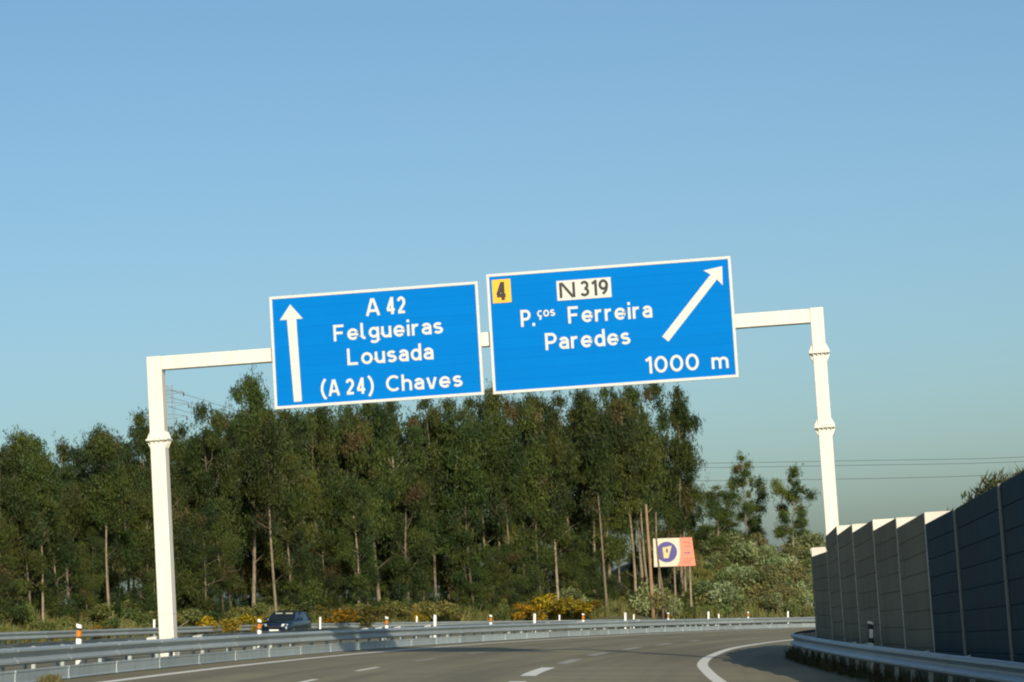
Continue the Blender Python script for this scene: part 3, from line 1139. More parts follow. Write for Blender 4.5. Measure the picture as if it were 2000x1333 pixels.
# ------------------------------------------------------------------ car
def build_car():
    d, px = 138.0, 563
    p = at(px, 1240, d)
    X = (px - 1000) / 5000 * d
    base = roadp(X, d, OPP)
    yaw = atan(.30)      # heading of the opposite carriageway here
    o = root('hatchback_car', Matrix.Translation(base) @ MB4 @ Matrix.Rotation(pi - yaw + .035, 4, 'Z'),
             'dark blue hatchback car driving toward us behind the median guardrail', 'car')
    # local: +y is the car's front
    Wd = .83
    st = [  # y, z_low, z_belt/top of body, half width
        (2.0, .42, .58, .62), (1.93, .25, .74, .74), (1.6, .2, .86, .80), (.95, .2, .95, .83), (.0, .2, .98, .83), (-1.0, .2, 1.0, .83), (-1.6, .22, 1.02, .80), (-1.85, .28, .98, .74), (-1.93, .4, .9, .66)]
    b = MB()
    n = 10
    for (y, z0, z1, w) in st:
        zm = (z0 + z1) / 2
        ring = [(-w * .9, z0), (-w, z0 + .1), (-w * 1.01, zm), (-w * .97, z1 - .1), (-w * .86, z1), (w * .86, z1), (w * .97, z1 - .1), (w * 1.01, zm), (w, z0 + .1), (w * .9, z0)]
        b.v += [(x, y, z) for x, z in ring]
    for i in range(len(st) - 1):
        for k in range(n):
            b.f.append((i*n + k, i*n + (k+1) % n, (i+1)*n + (k+1) % n, (i+1)*n + k))
    b.f += [tuple(range(n)), tuple((len(st)-1)*n + k for k in range(n))]
    b.m = [0] * len(b.f)
    body = bevel(link('body', b.mesh('body', MT['car_paint'], smooth=True), o), .03, 2)
    # cabin: frame pillars and roof
    zb, zr = .95, 1.43
    cab = [(1.0, zb - .03, .74), (.35, zr - .07, .59), (.05, zr - .01, .57), (-.5, zr + .01, .57), (-1.25, zr - .06, .55), (-1.75, zb, .70)]
    b = MB()
    for (y, z, w) in cab:
        b.v += [(-w, y, z), (w, y, z)]
    # roof faces
    for i in (1, 2, 3):
        b.f.append((2*i, 2*i+1, 2*i+3, 2*i+2))
    nb = len(b.v)
    for (y, z, w) in cab[1:5]:
        b.v += [(-w, y, z - .05), (w, y, z - .05)]
    for i in range(3):
        for s_ in (0, 1):
            b.f.append((2*(i+1)+s_, 2*(i+2)+s_, nb + 2*(i+1)+s_, nb + 2*i+s_))
    b.f.append((2, 3, nb + 1, nb))
    b.f.append((8, 9, nb + 7, nb + 6))
    b.m = [0] * len(b.f)
    roof = link('roof', b.mesh('roof', MT['car_paint'], smooth=False), o)
    for sx in (-1, 1):
        for (y0, z0, w0, y1, z1, w1) in ((1.0, zb - .03, .75, .33, zr - .06, .60), (-.25, zb, .77, -.3, zr - .03, .59), (-1.75, zb, .71, -1.25, zr - .05, .57)):
            b = MB()
            b.tube([(sx * w0, y0, z0), (sx * (w0 * .45 + w1 * .55 + .015), (y0 + y1) / 2, (z0 + z1) / 2), (sx * w1, y1, z1)], .042, 6)
            link('pillar', b.mesh('pillar', MT['car_paint'], smooth=True), o)
    # glass
    gl_ = MT['car_glass']

    def pane(pts, nm, off=(0, 0, 0)):
        b = MB()
        P = [Vector(q) for q in pts]
        nn = (P[1] - P[0]).cross(P[2] - P[0]).normalized() * .006
        b.v = [tuple(q) for q in P] + [tuple(q - nn) for q in P]
        b.f = [(0, 1, 2, 3), (7, 6, 5, 4), (0, 4, 5, 1), (1, 5, 6, 2), (2, 6, 7, 3), (3, 7, 4, 0)]
        b.m = [0] * 6
        return link(nm, b.mesh(nm, gl_), o)
    pane([(-.70, .99, zb), (.70, .99, zb), (.565, .36, zr - .075), (-.565, .36, zr - .075)], 'windscreen')
    pane([(-.66, -1.74, zb + .02), (.66, -1.74, zb + .02), (.54, -1.27, zr - .07), (-.54, -1.27, zr - .07)], 'rear_window')
    for sx in (-1, 1):
        pane([(sx * .755, .86, zb), (sx * .775, -.22, zb), (sx * .60, -.28, zr - .06), (sx * .605, .30, zr - .08)], 'side_window')
        pane([(sx * .775, -.30, zb), (sx * .71, -1.62, zb), (sx * .585, -1.2, zr - .07), (sx * .60, -.33, zr - .06)], 'side_window')
        # sun visors catching the sun behind the windscreen (set just above the glass line)
        b = MB()
        b.box((sx * .285, .455, zr - .135), (.40, .02, .10), (Vector((1, 0, 0)), Vector((0, .64, .77)).normalized(), Vector((0, -.77, .64)).normalized()))
        link('sun_visor', b.mesh('sun_visor', MT['visor']), o)
        b = MB()
        b.box((sx * .93, .72, 1.0), (.19, .10, .13))
        bevel(link('wing_mirror', b.mesh('wing_mirror', MT['car_paint']), o), .03)
        b = MB()
        b.prism([(-.16, -.065), (.14, -.06), (.17, .05), (-.12, .07)], (sx * .56, 1.9, .68), (sx, -.35, 0), (0, -.25, 1), (0, 1, .1), .05)
        link('headlight', b.mesh('headlight', MT['lamp_glass']), o)
        for yy in (1.25, -1.2):
            b = MB()
            b.tube([(sx * .68, yy, .3), (sx * .83, yy, .3)], .3, 18)
            wv = link('wheel', b.mesh('wheel', MT['rubber'], smooth=False), o)
            b = MB()
            b.tube([(sx * .8, yy, .3), (sx * .84, yy, .3)], .2, 16)
            link('rim', b.mesh('rim', MT['alloy']), wv)
    b = MB()
    b.box((0, 1.99, .40), (.52, .025, .115))
    link('number_plate', b.mesh('number_plate', MT['plastic_white']), o)
    b = MB()
    b.box((0, 1.99, .61), (.72, .03, .09))
    link('grille', b.mesh('grille', MT['plastic_black']), o)
    b = MB()
    b.box((0, 1.965, .3), (1.36, .07, .12))
    bevel(link('bumper', b.mesh('bumper', MT['plastic_black']), o), .02)
    b = MB()
    b.tube([(.0, .0, zr), (0, -.15, zr + .16)], .006, 5)
    link('antenna', b.mesh('antenna', MT['plastic_black']), o)
    return o


build_car()

# ------------------------------------------------------------------ vegetation
RNG = np.random.default_rng(11)


def leaf_mesh(name, centers, radii, counts, tints, mtl, size=(.42, .10), droop=.75, flat=.8, rng=RNG, shell=.55, soft=False):
    """Cloud of small leaf blades in ellipsoidal clumps; one tint per blade."""
    V, T = [], []
    for c, r, n, t in zip(centers, radii, counts, tints):
        n = int(n)
        u = rng.normal(size=(n, 3))
        u /= np.linalg.norm(u, axis=1)[:, None]
        rad = rng.random(n) ** (1 / 3.0)
        rad = shell + (1 - shell) * rad
        rad *= rng.uniform(.72, 1.12, n) * np.where(rng.random(n) < .25, rng.uniform(.3, 1, n), 1)
        if soft:
            # feathery spray: dense heart, ragged edge, leaves hanging in short tails
            rad = np.abs(rng.normal(.12, .42, n)) + .1
            rad = np.minimum(rad, rng.uniform(.85, 1.25, n))
        p = np.array(c) + u * rad[:, None] * np.array([r, r, r * flat])
        if soft:
            q = rng.integers(0, max(3, n // 14), n)
            tw = rng.normal(0, .46, (q.max() + 1, 3)) * np.array([r, r, r * flat])
            cl = rng.random(n) < .55
            p[cl] = np.array(c) + tw[q[cl]] + rng.normal(0, .12, (cl.sum(), 3)) * r * np.array([1, 1, 1.3])
        ax = rng.normal(size=(n, 3))
        ax[:, 2] -= droop * 2.2
        ax /= np.linalg.norm(ax, axis=1)[:, None]
        sd = np.cross(ax, rng.normal(size=(n, 3)))
        sd /= np.linalg.norm(sd, axis=1)[:, None] + 1e-9
        ln = rng.uniform(.6, 1.25, n)[:, None] * size[0] / 2
        wd = rng.uniform(.7, 1.3, n)[:, None] * size[1] / 2
        a = p - ax * ln
        b = p + sd * wd - ax * ln * .1
        c2 = p + ax * ln
        d = p - sd * wd - ax * ln * .1
        V.append(np.stack([a, b, c2, d], 1).reshape(-1, 3))
        tt = np.array(t)[None, :] * rng.uniform(.72, 1.3, (n, 1)) * (1 + rng.normal(0, .05, (n, 3)))
        T.append(np.concatenate([np.clip(tt, .004, 1), np.ones((n, 1))], 1))
    V = np.concatenate(V).astype(np.float32)
    T = np.concatenate(T).astype(np.float32)
    nq = len(V) // 4
    me = bpy.data.meshes.new(name)
    me.vertices.add(len(V))
    me.vertices.foreach_set('co', V.ravel())
    me.loops.add(nq * 4)
    me.loops.foreach_set('vertex_index', np.arange(nq * 4, dtype=np.int32))
    me.polygons.add(nq)
    me.polygons.foreach_set('loop_start', np.arange(0, nq * 4, 4, dtype=np.int32))
    at_ = me.attributes.new('tint', 'FLOAT_COLOR', 'FACE')
    at_.data.foreach_set('color', T.ravel())
    me.materials.append(mtl)
    me.update(calc_edges=True)
    return me


GREENS = [(.038, .055, .0105), (.050, .066, .012), (.028, .046, .011), (.055, .065, .0135), (.022, .037, .011)]
BROWN = (.085, .066, .026)


def tree_meshes(seed, H=16.0, cb=.42, cr=.17, nl=26, nleaf=11000, dense=1.0, trunk_r=.013, low=0.0, gaps=False):
    rng = np.random.default_rng(seed)
    tp = []
    x = y = 0.0
    n = 10
    lean = rng.normal(0, .025, 2)
    for i in range(n + 1):
        t = i / n
        tp.append(np.array([lean[0] * H * t + .012 * H * sin(t * 5 + seed), lean[1] * H * t + .012 * H * cos(t * 4.3 + seed * 2), t * H * .97]))
    tp = [p - np.array([tp[0][0], tp[0][1], 0]) for p in tp]
    R = trunk_r * H
    tm = MB()
    tm.tube([tuple(p - np.array([0, 0, .4 if i == 0 else 0])) for i, p in enumerate(tp)], [R * (1.25 if i == 0 else 1) * (1 - .88 * i / n) for i in range(n + 1)], 7)

    def trunk_at(t):
        q = t * n
        i = min(n - 1, int(q))
        return tp[i] + (tp[i + 1] - tp[i]) * (q - i)
    cents, rads = [], []
    for k in range(nl):
        t = cb + (.96 - cb) * (k + rng.random()) / nl
        q_ = min(1, max(0, (t - cb) / (1 - cb)))
        prof = (1 - q_ ** 2.6) ** .5 * (.62 + .38 * min(1, q_ / .3)) * .9 + .12
        if gaps and rng.random() < .22:
            continue
        L = cr * H * prof * rng.uniform(.35, 1.2)
        az = k * 2.4 + rng.uniform(-.8, .8)
        el = rng.uniform(.3, 1.0)
        st = trunk_at(max(.05, t - rng.uniform(.02, .12)))
        dv = np.array([cos(az) * cos(el), sin(az) * cos(el), sin(el)])
        mid = st + dv * L * .55 + np.array([0, 0, -.03 * L])
        end = st + dv * L + np.array([0, 0, .12 * L])
        r0 = R * .30 * (1 - .6 * t)
        tm.tube([tuple(st), tuple(mid), tuple(end)], [r0, r0 * .7, r0 * .25], 5, caps=False)
        rc = H * rng.uniform(.05, .10) * dense * (1.15 - .3 * t)
        cents.append(end)
        rads.append(rc)
        for _ in range(2):
            if rng.random() < .6:
                # secondary twig with its own spray
                dv2 = dv + rng.normal(0, .55, 3)
                e2 = mid + dv2 / np.linalg.norm(dv2) * L * rng.uniform(.3, .75)
                tm.tube([tuple(mid), tuple(e2)], [r0 * .45, r0 * .12], 4, caps=False)
                cents.append(e2)
                rads.append(rc * rng.uniform(.45, .8))
    cents.append(trunk_at(1.0) + np.array([0, 0, -.01 * H]))
    rads.append(.06 * H)
    for k in range(int(low)):
        az = rng.uniform(0, 6.28)
        t = rng.uniform(.06, cb)
        e = trunk_at(t) + np.array([cos(az), sin(az), 0]) * cr * H * rng.uniform(.2, .9)
        cents.append(e)
        rads.append(H * rng.uniform(.03, .06))
    # a few short dead side branches on the bare trunk
    for k in range(4):
        t = rng.uniform(.15, max(.2, cb))
        az = rng.uniform(0, 6.28)
        st = trunk_at(t)
        L = H * rng.uniform(.03, .10)
        tm.tube([tuple(st), tuple(st + np.array([cos(az) * L, sin(az) * L, L * .6]))], [R * .18, R * .05], 4, caps=False)
    vol = np.array(rads) ** 2
    cnt = np.maximum(25, nleaf * 2.3 * vol / vol.sum())
    tints = []
    for c in cents:
        g = np.array(GREENS[rng.integers(len(GREENS))]) * rng.uniform(.8, 1.25)
        if rng.random() < .035:
            g = np.array(BROWN) * rng.uniform(.6, 1.1)
        tints.append(g)
    trunk = tm.mesh('trunk', MT['bark'], smooth=True, fix=False)
    crown = leaf_mesh('crown', cents, rads, cnt, tints, MT['leaf'], (.34, .075), rng=rng, soft=True, flat=.95)
    # real extent, to place the tree by its height
    zmax = max(c[2] + r * .9 for c, r in zip(cents, rads))
    return trunk, crown, zmax


TREES = {}
for i in range(6):
    TREES['tall%d' % i] = tree_meshes(20 + i, cb=.38 + .03 * (i % 3), cr=.175 + .025 * (i % 2), nl=18, nleaf=12500, low=3)
for i in range(3):
    TREES['full%d' % i] = tree_meshes(40 + i, cb=.20, cr=.19, nl=28, nleaf=14000, low=5)
for i in range(4):
    TREES['sparse%d' % i] = tree_meshes(60 + i, cb=.42, cr=.19, nl=20, nleaf=7000, dense=.85, gaps=True, trunk_r=.009)
for i in range(2):
    TREES['low%d' % i] = tree_meshes(80 + i, cb=.08, cr=.24, nl=30, nleaf=14000, dense=1.15, low=8, trunk_r=.012)
for i in range(3):
    TREES['high%d' % i] = tree_meshes(90 + i, cb=.58, cr=.13, nl=16, nleaf=7000, trunk_r=.0085)


def place_tree(kind, px, ytop, d, label, group=None, wide=1.0, rz=None, name='eucalyptus_tree', lean=0.0):
    trunk, crown, zmax = TREES[kind]
    top = at(px, ytop, d)
    # follow the plumb line down: same world x,y
    zg = ground_z(top.x, top.y)
    h = max(2.0, top.z - zg)
    s = h / zmax
    o = root(name, Matrix.Translation((top.x - lean * h, top.y, zg)) @ Matrix.Rotation(lean, 4, 'Y') @ Matrix.Rotation(random.uniform(0, 6.28) if rz is None else rz, 4, 'Z') @ Matrix.Diagonal((s * wide, s * wide, s, 1)),
             label, 'tree', group)
    link('trunk', trunk, o)
    link('crown', crown, o)
    return o


def edge_d(px):
    """distance of the front of the wood at photo column px (a few metres beyond the far rail)."""
    return interp([(-150, 96), (0, 108), (330, 132), (560, 154), (800, 172), (1000, 188), (1150, 200), (1300, 212), (1400, 222), (1600, 240)], px)


# silhouette trees: photo column, top row, kind, extra distance, width
SIL = [(-60, 872, 'tall0', 8, 1.1, None), (8, 868, 'tall1', 5, 1.15, 'broad-topped tree at the left edge of the wood'),
       (62, 838, 'tall2', 4, 1.25, 'wide rounded tree, second from the left edge'), (122, 858, 'tall3', 6, 1.0, None), (158, 884, 'full0', 9, 1., None),
       (197, 830, 'tall4', 3, .95, 'narrow pale-trunked tree standing clear left of the left gantry leg'), (235, 858, 'tall5', 8, 1., None),
       (271, 800, 'tall0', 5, .9, 'rounded tall tree touching the left gantry leg from the left'), (322, 822, 'full1', 6, .9, None),
       (384, 783, 'tall1', 8, .95, 'domed tree under the left beam, right of the gantry leg'), (432, 792, 'sparse0', 9, 1., None),
       (470, 726, 'tall2', 7, .85, 'tallest pointed tree, rising under the left beam'), (520, 788, 'full2', 8, 1., None),
       (560, 790, 'tall3', 6, 1., None), (615, 786, 'tall4', 7, 1., None), (670, 782, 'full0', 8, 1., None), (720, 770, 'tall5', 6, 1., None),
       (775, 772, 'tall0', 6, 1., None), (830, 765, 'sparse1', 8, 1., None), (880, 770, 'tall1', 6, .95, None), (925, 768, 'sparse2', 7, 1., None),
       (958, 752, 'tall2', 6, .8, 'tall tree seen through the gap between the two signs'), (1000, 768, 'sparse0', 6, .9, None), (1045, 758, 'tall3', 5, .8, None),
       (1090, 762, 'sparse1', 8, 1., None), (1135, 755, 'tall4', 5, .8, None), (1185, 748, 'sparse2', 6, .9, None), (1230, 745, 'tall5', 4, .8, None),
       (1262, 735, 'sparse0', 6, .9, None), (1306, 752, 'tall0', 2, .85, 'tall tree at the right end of the wood, above the billboard')]
WHERE = [(-60, 'cut off by the left picture edge'), (20, 'just inside the left picture edge'), (80, 'left of the first striped delineator'),
         (150, 'above the first striped delineator'), (200, 'right of the first striped delineator'), (255, 'left of the left gantry leg'),
         (312, 'behind the left gantry leg'), (362, 'just right of the left gantry leg'), (420, 'under the left end of the beam'),
         (475, 'left of the car, under the beam'), (530, 'above the dark blue car'), (580, 'below the straight-up arrow'),
         (632, 'above the round yellow broom'), (682, 'below the bracketed A 24'), (732, 'above the shadowed guardrail'),
         (782, 'below the start of the word Chaves'), (830, 'below the middle of the word Chaves'), (880, 'below the end of the word Chaves'),
         (928, 'below the right corner of the left sign'), (978, 'below the left corner of the right sign'), (1030, 'above the left half of the yellow thicket'),
         (1080, 'above the right half of the yellow thicket'), (1140, 'below the word Paredes'), (1190, 'below the end of the word Paredes'),
         (1240, 'left of the billboard'), (1295, 'right above the billboard'), (1330, 'at the right end of the wood')]
USED = set()


def where(px):
    return min(WHERE, key=lambda t: abs(t[0] - px))


def uniq(pre, px):
    x, w = where(px)
    for lab in ('%s %s' % (pre, w), ('left ' if px < x else 'right ') + '%s %s' % (pre, w), 'slighter %s %s' % (pre, w), 'stouter %s %s' % (pre, w)):
        if lab not in USED:
            break
    USED.add(lab)
    return lab


WOOD = 'trees of the wood beyond the far guardrail'
for px, yt, kd, dx, wd, lb in SIL:
    place_tree(kd, px, yt, edge_d(px) + dx, lb or uniq('tall tree topping the wood', px), WOOD, wd * .8)
random.seed(21)
# second and third rows, kept below the silhouette
SILT = [(p[0], p[1]) for p in SIL]
kinds_b = ['tall0', 'tall3', 'tall5', 'full0', 'full1', 'full2', 'tall1']
ROWN = ('half-hidden tree in the second row', 'shorter front-row tree of the wood', 'back-row tree of the wood')
for row, (dx, drop) in enumerate(((14, 32), (2.0, 112), (22, 55))):
    px = -100 + row * 23
    while px < (1290 if row != 2 else 900):
        yt = interp(SILT, max(-60, min(1306, px))) + drop + random.uniform(-10, 60) + (25 if row == 1 else 0) * random.random()
        if px > 930 and row < 2 and random.random() < (.62 if row == 0 else .3):
            px += 44
            continue
        place_tree(random.choice(kinds_b), px, yt, edge_d(px) + dx + random.uniform(-1.0, 2.5), uniq(ROWN[row], px), WOOD, random.uniform(.85, 1.15))
        px += random.uniform(42, 64) * (2.3 if row == 1 else 1)
# understorey: bushy trees that clothe the foot of the wood, with dark gaps between them
px = -100
while px < 1290:
    if not any(a < px < b for a, b in ((228, 290), (438, 508), (910, 955))):
        yt = random.uniform(960, 1110)
        place_tree(random.choice(['low0', 'low1', 'full1']), px, yt, edge_d(px) + random.uniform(-.5, 9), uniq('bushy young tree, wood foot,', px), 'bushy young trees at the foot of the wood', random.uniform(.9, 1.25), name='young_tree')
    px += random.uniform(32, 62)

px = 925
while px < 1285:
    place_tree(random.choice(['low0', 'low1', 'full0']), px, random.uniform(1040, 1135), edge_d(px) + random.uniform(-1.2, 8), uniq('low leafy bush tree', px), 'bushy young trees at the foot of the wood', random.uniform(1.2, 1.7), name='young_tree')
    px += random.uniform(24, 40)

# right-hand group beyond the bank
place_tree('low0', 1392, 945, 234, 'round bushy tree just right of the billboard', None, 1.8)
place_tree('sparse1', 1446, 884, 244, 'tall sparse tree with a bare trunk and separate leaf clumps, right of the billboard', None, 1.0, rz=1.0)
place_tree('full1', 1470, 975, 250, 'shorter leafy tree behind the sparse tall tree', None, 1.25)
place_tree('sparse2', 1540, 908, 240, 'tall clumpy tree left of the right gantry leg', None, 1.1, rz=2.0)
place_tree('full2', 1560, 1010, 246, 'dense tree standing behind the far end of the noise barrier', None, 1.3)
place_tree('full0', 1420, 1010, 252, 'low leafy tree filling the gap between the bushy and the sparse tree', None, 1.3)
place_tree('low1', 1345, 1000, 243, 'dark leafy tree directly behind the billboard', None, .9)
place_tree('tall4', 1318, 850, 216, 'slim tree ending the wood on the right above the billboard', WOOD, .62)
place_tree('full2', 1305, 905, 220, 'leafy tree close behind the trunks at the billboard', WOOD, .7)


for o in [q for q in SC.objects if q.parent is None and q.get('category') == 'tree' and not q.get('group')]:
    for ch in o.children:
        if ch.name.startswith('crown'):      # leaf colour brightened so these crowns look better lit
            ch.material_slots[0].link = 'OBJECT'
            ch.material_slots[0].material = MT['leaf_bright']


def pole_tree(px, y0, y1, d, r, label, mtl, wob=1.0):
    """a bare standing trunk with stubs of branches"""
    a, b = at(px, y1, d), at(px, y0, d)
    zg = ground_z(a.x, a.y)
    o = root('bare_trunk', Matrix.Translation((a.x, a.y, zg)), label, 'tree trunk', 'bare trunks by the billboard')
    h = b.z - zg
    m = MB()
    q = [random.uniform(-.018, .018) * h * wob for _ in range(6)]
    m.tube([(0, 0, -.2), (q[0], q[1], h * .25), (q[2], q[3], h * .5), (q[4], q[5], h * .75), (0, 0, h)], [r * 1.15, r, r * .9, r * .8, r * .6], 8)
    link('trunk', m.mesh('trunk', mtl, smooth=True), o)
    for k in range(3):
        m = MB()
        z = h * random.uniform(.35, .95)
        az = random.uniform(0, 6.28)
        m.tube([(0.01 * h, 0, z), (cos(az) * .5, sin(az) * .5, z + .35)], [r * .3, r * .1], 5)
        link('branch', m.mesh('branch', mtl), o)
    return o


pole_tree(1271, 985, 1130, 203, .145, 'thick orange-barked bare trunk crossing the left edge of the billboard', MT['wood_orange'], .3)
pole_tree(1292, 1000, 1170, 203, .09, 'thin grey bare trunk crossing the billboard circle', MT['bark'])
for px, yt, kd, lk in ((68, 850, 'high0', 'tree with a long crooked pale trunk near the left edge'), (200, 838, 'high1', 'slim tree with a long pale trunk left of the left gantry leg'),
                       (521, 800, 'high0', 'tree whose pale trunk rises straight behind the dark blue car'),
                       (905, 790, 'high2', 'slim tree with a crooked trunk below the word Chaves'),
                       (975, 800, 'high0', 'slim pale-trunked tree left of the wide yellow broom'), (1035, 785, 'high1', 'slender tree beside a sky gap in the wood'),
                       (1066, 775, 'high2', 'tree with a long pale trunk above the wide yellow broom'), (1160, 780, 'high0', 'slender tree with a thin straight trunk below the word Paredes'),
                       (1215, 770, 'high1', 'slim leaning tree left of the billboard'), (1246, 790, 'high2', 'slim twin-branched tree at the right end of the wood')):
    place_tree(kd, px, yt, edge_d(px) + random.uniform(-.8, 1.2), lk, 'slim trees at the front of the wood', random.uniform(.8, .95))


# shrubs
def shrub_mesh(seed, tints, h=1.6, w=1.3, n=10, nleaf=2600, size=(.22, .07), droop=.1):
    rng = np.random.default_rng(seed)
    c, r, t = [], [], []
    for k in range(n):
        a = rng.uniform(0, 6.28)
        q = rng.random() ** .6
        z = h * rng.uniform(.2, .85) * (1 - .35 * q)
        c.append((cos(a) * q * w, sin(a) * q * w, z))
        r.append(h * rng.uniform(.2, .34))
        t.append(np.array(tints[rng.integers(len(tints))]) * rng.uniform(.8, 1.25))
    vol = np.array(r) ** 2
    cr_ = leaf_mesh('foliage', c, r, nleaf * vol / vol.sum(), t, MT['shrub'], size, droop, rng=rng, shell=.4)
    m = MB()
    for q in c[:6]:
        m.tube([(0, 0, -.1), (q[0] * .4, q[1] * .4, q[2] * .5), q], [.035, .025, .008], 5, caps=False)
    return cr_, m.mesh('stems', MT['bark'], fix=False)


SH = {}
for i in range(3):
    SH['green%d' % i] = shrub_mesh(100 + i, [(.07, .092, .022), (.082, .096, .025), (.055, .08, .022)])
    SH['silver%d' % i] = shrub_mesh(120 + i, [(.20, .23, .12), (.14, .175, .075), (.10, .125, .04), (.13, .125, .045)], h=2.4, w=1.4, n=14, nleaf=3600, size=(.26, .09))
    SH['broom%d' % i] = shrub_mesh(140 + i, [(.24, .155, .008), (.17, .12, .012), (.085, .085, .018), (.27, .17, .008)], h=1.4, w=1.7, n=13, nleaf=4200, size=(.14, .06))
    SH['olive%d' % i] = shrub_mesh(160 + i, [(.11, .115, .028), (.13, .12, .034), (.09, .105, .028)], h=1.5, w=1.4, n=11, nleaf=2800)
    SH['pine%d' % i] = shrub_mesh(180 + i, [(.05, .06, .022), (.07, .07, .025)], h=1.5, w=.9, n=11, nleaf=3200, size=(.34, .036), droop=-.5)


def place_shrub(kind, px, d, h, label, cat='shrub', group=None, wide=1.0, name='shrub', X=None):
    if X is None:
        X = (px - 1000) / 5000 * d
    w = roadp(X, d)
    zg = ground_z(w.x, w.y)
    fol, stm = SH[kind]
    base_h = {'s': 2.4, 'b': 1.4, 'g': 1.6, 'o': 1.5, 'p': 1.5}[kind[0]]
    s = h / base_h
    o = root(name, Matrix.Translation((w.x, w.y, zg - .03)) @ Matrix.Rotation(random.uniform(0, 6.28), 4, 'Z') @ Matrix.Diagonal((s * wide, s * wide, s, 1)), label, cat, group)
    link('foliage', fol, o)
    link('stems', stm, o)
    return o


random.seed(33)
BR = 'yellow broom in flower along the wood'
brooms = [(655, 3.0, 2.1, 1.5, 'round yellow flowering broom right of the dark blue car'), (1000, 3.2, 1.4, 1.5, 'left end of the wide yellow broom thicket'),
          (1045, 3.5, 2.0, 1.6, 'middle and tallest bush of the wide yellow broom thicket'), (1092, 3.8, 1.9, 1.6, 'right end of the wide yellow broom thicket'),
          (470, 3.2, 1.3, 1.6, 'low yellow broom just left of the dark blue car'), (375, 3, 1.2, 1.8, 'low yellow broom right of the left gantry leg'),
          (808, 3, 1.15, 1.1, 'small yellow broom beside a white delineator in mid wood'), (1428, 5, 1.2, 1.3, 'low yellow broom at the foot of the bank'),
          (1475, 6, 1.1, 1.4, 'yellow broom at the bank foot nearest the noise barrier'), (170, 3, 1.0, 1.2, 'small yellow broom by the striped delineator on the left'),
          (1250, 6, 1.0, 1.2, 'small yellow broom near the twin orange trunk')]
for i, (px, dx, h, wd, lb) in enumerate(brooms):
    place_shrub('broom%d' % (i % 3), px, edge_d(px) - 5.5 + dx, h, lb, 'broom bush', BR, wd, 'broom_bush')
px = -60
while px < 1330:
    place_shrub(random.choice(['green0', 'green1', 'green2', 'olive0', 'olive1']), px, edge_d(px) + random.uniform(-3.2, 1.5), random.uniform(.9, 2.0), uniq('low green shrub', px), 'shrub', 'low shrubs at the front edge of the wood', random.uniform(.9, 1.4))
    px += random.uniform(20, 38)
place_shrub('silver0', 1110, edge_d(1110) - .5, 2.6, 'silvery young shrub right of the wide yellow broom', 'shrub', None, .9)
place_shrub('silver1', 1280, 204, 3.4, 'silvery shrub at the foot of the billboard trunks', 'shrub', None, .8)
# the planted bank right of the billboard
def bank_label(pre, px, t):
    rowt = ('at the foot', 'low', 'halfway up', 'high', 'on the crest')[min(4, int(t * 5))]
    colt = min(((1350, 'under the billboard'), (1400, 'under the round bushy tree'), (1450, 'under the sparse tall tree'), (1500, 'between the two tall sparse trees'),
                (1545, 'under the clumpy tall tree'), (1590, 'beside the noise barrier')), key=lambda c: abs(c[0] - px))
    for ad in ('', 'left-hand ' if px < colt[0] else 'right-hand ', 'small ', 'ragged '):
        lab = '%s%s %s of the bank %s' % (ad, pre, rowt, colt[1]) if rowt in ('at the foot', 'on the crest') else '%s%s %s on the bank %s' % (ad, pre, rowt, colt[1])
        if lab not in USED:
            break
    USED.add(lab)
    return lab


for k in range(104):
    px = random.uniform(1335, 1625)
    t = random.random()
    fx = interp([(p[1], p[0]) for p in FAR_RAIL], (px - 1000) / 5000 * 215)
    d = fx + 4 + 28 * t
    kd = random.choice(['silver0', 'silver1', 'silver2', 'silver0', 'silver1', 'olive0', 'olive2', 'green1'])
    h = random.uniform(1.7, 3.6) if kd[0] == 's' else random.uniform(1.0, 1.9)
    if px < 1390:
        kd = random.choice(['olive0', 'olive1', 'olive2', 'green0'])
        h = random.uniform(.7, 1.4)
    place_shrub(kd, px, d, h, bank_label('silvery sapling' if kd[0] == 's' else 'olive green shrub', px, t),
                'shrub', 'silvery saplings on the bank' if kd[0] == 's' else 'olive shrubs on the bank', random.uniform(.8, 1.2), 'sapling' if kd[0] == 's' else 'shrub')
# plants showing over the top of the noise barrier
for X, d, h, kd, lb in ((8.62, 43.9, 1.35, 'pine0', 'spiky shrub above the barrier at the right edge of the picture'),
                        (8.66, 45.4, 1.2, 'pine1', 'spiky shrub above the barrier between the small and the large tuft'),
                        (8.6, 46.9, 1.15, 'pine2', 'small spiky tuft farthest left above the barrier top'),
                        (8.7, 42.9, 1.6, 'pine1', 'tall spiky shrub above the barrier, nearest the picture edge'),
                        (8.75, 43.4, 1.75, 'pine2', 'dense spiky shrub above the barrier, half cut by the picture edge'),
                        (8.9, 44.4, 1.5, 'olive2', 'bushy olive shrub above the barrier beside the picture edge'),
                        (9.0, 44.8, 1.3, 'olive1', 'olive shrub behind the spiky ones above the barrier')):
    place_shrub(kd, 0, d, h, lb, 'shrub', 'shrubs above the noise barrier', .68, X=X)

